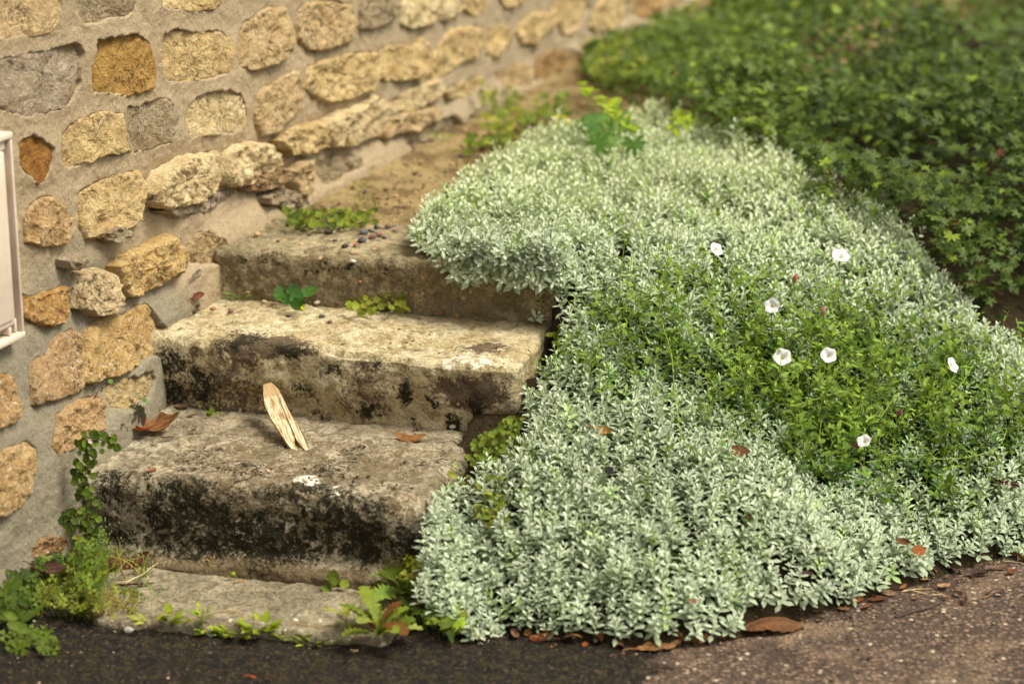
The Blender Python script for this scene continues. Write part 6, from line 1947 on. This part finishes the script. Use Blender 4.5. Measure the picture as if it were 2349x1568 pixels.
    # ivy-leaved weed creeping down the corner
    def strand(name, lab, pl, n, size, off, cols, seed, face=True, spread=9):
        r = random.Random(seed)
        q = []
        for a, b in pl:
            q.append(at_face(a, b, off, 0) if face else at_surf(a, b, step_z) + [0, 0, .006])
        q = np.array(q)
        tt = np.linspace(0, len(q) - 1, n)
        base = np.stack([np.interp(tt, range(len(q)), q[:, k]) for k in range(3)], 1)
        pts = base + np.array([[r.gauss(0, spread) / 1150, -abs(r.gauss(0, .006)), r.gauss(0, spread) / 1150] for _ in range(n)])
        root = weed(name, lab, pts, 'round', size, cols, toward=(0.1, -1.0, .45), stem_col=(96, 54, 60), root_pt=base[-1], stems=False)
        V, F = tube_tris(q if len(q) > 2 else np.vstack([q, q[-1:]]), 0.0012, 4)
        mobj('stem', V, F, M['plain_attr'], root, col=np.broadcast_to(c3(92, 50, 58), (len(V), 3)))
        return root, pts
    CG = [(84, 112, 46), (104, 134, 54), (70, 98, 40)]
    rt, _ = strand('toadflax', 'strand of small ivy-like leaves hanging down the corner between wall and lowest step', [(200, 1030), (196, 1080), (192, 1140), (200, 1190), (210, 1240), (228, 1280)], 120, .0125, .03, CG, 1, spread=12)
    for k in ((180, 1163), (185, 1165)):
        o = link('flower', LM['round'], None, rt, at_face(k[0], k[1], .045), rot=(1.2, 0, k[0]), scale=.008); o.color = lin(196, 186, 226)
    strand('toadflax', 'tuft of ivy-like leaves on the wall side, left of the hanging strand', [(150, 1170), (165, 1180), (180, 1185)], 20, .014, .04, CG, 2, spread=9)
    rt, _ = strand('toadflax', 'cluster of scalloped leaves trailing over the left end of the lowest step', [(175, 1012), (200, 1003), (225, 1005), (250, 1018), (268, 1022)], 34, .0135, .02, CG, 3, spread=10)
    for k in ((202, 1013),):
        o = link('flower', LM['round'], None, rt, at_face(k[0], k[1], .04), rot=(1.2, 0, k[0]), scale=.011); o.color = lin(200, 186, 226)
    # thin reddish climbing stems on the wall
    for i, (pl, lb) in enumerate((([(196, 985), (199, 955), (210, 925), (226, 895), (240, 878), (256, 870)], 'thin reddish stem with a few leaves climbing the wall stone, the taller one'), ([(285, 1003), (300, 985), (309, 960), (312, 935), (318, 922)], 'thin reddish stem with small leaves standing before the orange leaf, the shorter one'))):
        q = np.array([wall_at(a, b, .035 + .01 * k) for k, (a, b) in enumerate(pl)])
        root = empty('climbing_stem', q[0]); tag(root, lb, 'stem')
        V, F = tube_tris(q, 0.0009, 4)
        mobj('stem', V, F, M['plain_attr'], root, col=np.broadcast_to(c3(104, 56, 66), (len(V), 3)))
        for k in range(1, len(q)):
            for s in (-1, 1):
                if (k + s) % 3 == 0: continue
                o = link('leaf', LM['round'], None, root, q[k] + [s * .008, -.004, .004], rot=(1.0, 0, k * 1.7), scale=.014 - .001 * k); o.color = lin(92, 134, 66)
    # the weeds at the bottom left
    def cz(h): return lambda a, b: np.maximum(step_z(a, b), PAVE_Z) + h
    pts = cloud_px([(175, 1235), (215, 1225), (240, 1260), (245, 1320), (235, 1350), (180, 1345), (150, 1300)], 170, cz(0), .0, .08, 21)
    weed('clover', 'fresh green clover heaped at the wall end of the lowest step', pts, 'clover', .017, [G1, G3, (104, 136, 56), G2], toward=(0, -.9, 1))
    pts = cloud_px([(0, 1265), (60, 1255), (70, 1290), (85, 1330), (70, 1375), (0, 1390)], 130, cz(0), .0, .08, 22)
    weed('clover', 'darker clover at the left edge below the wall', pts, 'clover', .020, [G2, DG, G1, (84, 112, 50)], toward=(.2, -.9, 1))
    pts = cloud_px([(75, 1320), (160, 1330), (235, 1345), (235, 1400), (170, 1400), (80, 1380)], 170, cz(0), .0, .05, 23)
    weed('clover', 'thin clover and weeds in the middle of the left patch', pts, 'clover', .015, [G1, (120, 140, 60), G3, (96, 110, 48)], toward=(0, -.8, 1))
    pts = cloud_px([(0, 1440), (60, 1440), (140, 1450), (135, 1490), (60, 1500), (0, 1490)], 48, cz(0), .0, .03, 24)
    weed('clover', 'blurred clover at the bottom left on the dark moss', pts, 'clover', .021, [(84, 108, 46), G1], toward=(0, -.6, 1))
    pts = cloud_px([(0, 1395), (50, 1390), (70, 1420), (20, 1440)], 10, cz(0), .01, .04, 25)
    weed('broad_leaf_weed', 'broad smooth leaves at the left edge above the blurred clover', pts, 'spoon', .052, [(84, 112, 48), G1], toward=(0, -.8, 1))
    pts = cloud_px([(0, 1310), (40, 1300), (50, 1350), (10, 1370)], 8, cz(0), .05, .09, 26)
    weed('broad_leaf_weed', 'broad smooth dark leaves rising from the clover at the left edge', pts, 'spoon', .046, [(84, 112, 50), G2], toward=(.2, -1, .6))
    pts = cloud_px([(170, 1330), (250, 1330), (250, 1380), (140, 1385)], 50, cz(0), 0, .004, 27)
    weed('grass_tuft', 'fine grass standing in the left weeds before the slab', pts, 'blade', .075, [(120, 146, 66), (150, 150, 84), G1], stems=False)
    pts = cloud_px([(240, 1285), (330, 1310), (340, 1330), (240, 1330)], 22, cz(0), 0, .004, 28)
    weed('grass_tuft', 'long thin grass blades arching over the curled brown leaf', pts, 'blade', .10, [(130, 160, 76), (176, 164, 100)], stems=False)
    pts = cloud_px([(225, 1335), (300, 1345), (330, 1375), (300, 1410), (240, 1415), (160, 1410)], 60, cz(0), 0, .03, 41)
    weed('clover', 'sparse small weeds spreading from the left patch onto the slab', pts, 'clover', .013, [G1, YG, (128, 120, 60)], toward=(0, -.8, 1))
    pts = cloud_px([(30, 1290), (170, 1300), (230, 1360), (150, 1420), (20, 1420)], 70, cz(0), 0, .004, 42)
    weed('grass_tuft', 'grass blades sprouting through the whole left patch of clover', pts, 'blade', .085, [(130, 150, 66), (112, 132, 58), (160, 150, 90)], stems=False)
    # flowering grass heads: tiny spikelets on hair stems
    r = random.Random(5)
    for i, (x0, y0, x1, y1, lb) in enumerate(((215, 1290, 238, 1215, 'airy flowering grass head against the black stained step'), (235, 1300, 262, 1255, 'second airy grass head, lower and to the right'), (250, 1330, 330, 1275, 'airy grass head leaning right over the curled leaf'), (240, 1360, 290, 1400, 'yellowed grass head drooping on the slab'), (300, 1330, 360, 1365, 'fine green grass head lying over the slab'))):
        h = .03 if i > 2 else .10
        a = at_surf(x0, y0, cz(.01)); b = at_surf(x1, y1, cz(.01 if i > 2 else .10)) if i > 2 else at_face(x1, y1, .05)
        root = empty('flowering_grass', a); tag(root, lb, 'grass')
        mid = (a + b) / 2 + [0, 0, .015]
        segs = [tube_tris([a, mid, b], .0006, 3)]
        sp_ = []
        for k in range(26):
            t = .35 + .65 * r.random()
            p = (a * (1 - t) ** 2 + 2 * mid * t * (1 - t) + b * t * t) + np.array([r.gauss(0, .013), r.gauss(0, .008), r.gauss(0, .011)])
            sp_.append(tube_tris([p, p + [.001, 0, .003], p + [.001, 0, .0055]], [.0003, .0013, .0002], 4))
        col = c3(150, 176, 100) if i not in (3,) else c3(180, 160, 84)
        V, F, C = join([(v, f, col * .8) for v, f in segs]); mobj('stem', V, F, M['plain_attr'], root, col=C)
        V, F, C = join([(v, f, col) for v, f in sp_]); mobj('spikelets', V, F, M['plain_attr'], root, col=C)
    # greens poking through at the top edge of the middle step's end
    pts = cloud_px([(1262, 760), (1285, 750), (1290, 790), (1270, 800)], 7, stand_z, .0, .02, 29)
    weed('green_weed', 'few round green leaves behind the right corner of the middle step', pts, 'heart', .018, [G1, G3])

# ---------- twigs and straws
def twig(pl, rad, colr, lab, h=.003, surf=None, cat='twig'):
    q = np.array([at_surf(a, b, lambda X_, Y_: (surf or step_z)(X_, Y_) + h) for a, b in pl])
    tt = np.linspace(0, len(q) - 1, 10)
    q = np.stack([np.interp(tt, range(len(q)), q[:, k]) for k in range(3)], 1)
    q += .0015 * np.stack([fbm(q, 60, 2, 3), fbm(q, 60, 2, 4), np.abs(fbm(q, 60, 2, 5))], 1)
    V, F = tube_tris(q, np.linspace(rad, rad * .5, 10), 5)
    o = mobj('twig', V, F, M['plain_attr'], col=np.broadcast_to(c3(*colr), (len(V), 3)))
    return tag(o, lab, cat)

def build_twigs():
    twig([(2054, 1415), (2100, 1402), (2140, 1392), (2160, 1380)], .0022, (66, 50, 42), 'thin dark curved twig on the tarmac at the right')
    twig([(2255, 1372), (2275, 1362), (2290, 1352)], .0018, (120, 88, 62), 'short brown twig with a pod near the right edge')
    twig([(2068, 1356), (2100, 1350), (2135, 1350)], .0012, (206, 180, 120), 'pale straw lying along the mat edge, left one', cat='straw')
    twig([(2090, 1352), (2110, 1358), (2128, 1362)], .0012, (214, 190, 130), 'pale straw crossing the first straw', cat='straw')
    twig([(2140, 1364), (2165, 1362)], .0012, (206, 180, 120), 'short pale straw beside the hooked leaf', cat='straw')
    twig([(2300, 1286), (2325, 1288), (2349, 1291)], .0012, (176, 150, 116), 'thin grey straw at the right edge', cat='straw')
    twig([(520, 1398), (600, 1412), (700, 1432), (760, 1441)], .0014, (190, 160, 104), 'long pale dry stem lying across the slab', cat='stem')
    twig([(420, 1426), (470, 1408), (515, 1398)], .0012, (176, 148, 98), 'thin pale stem joining the long one on the slab', cat='stem')
    twig([(1000, 1016), (1040, 1010), (1062, 1028), (1072, 1052)], .0013, (72, 50, 42), 'dark bent stem right of the curled tan leaf')
    twig([(718, 1014), (745, 1012), (775, 1010)], .0012, (150, 116, 80), 'short brown twig right of the wood')
    twig([(288, 1335), (330, 1315), (362, 1290)], .0012, (196, 186, 130), 'pale grass straw slanting over the curled brown leaf', h=.03, cat='straw')
    twig([(816, 1002), (836, 1020)], .0010, (140, 96, 70), 'tiny reddish twig on the lowest step')
    twig([(380, 1305), (410, 1300)], .0016, (100, 66, 48), 'brown stalk at the left foot of the lowest step')

build_dead_leaves()
build_wood()
build_meter_box()
build_pebbles()
build_weeds()
build_twigs()
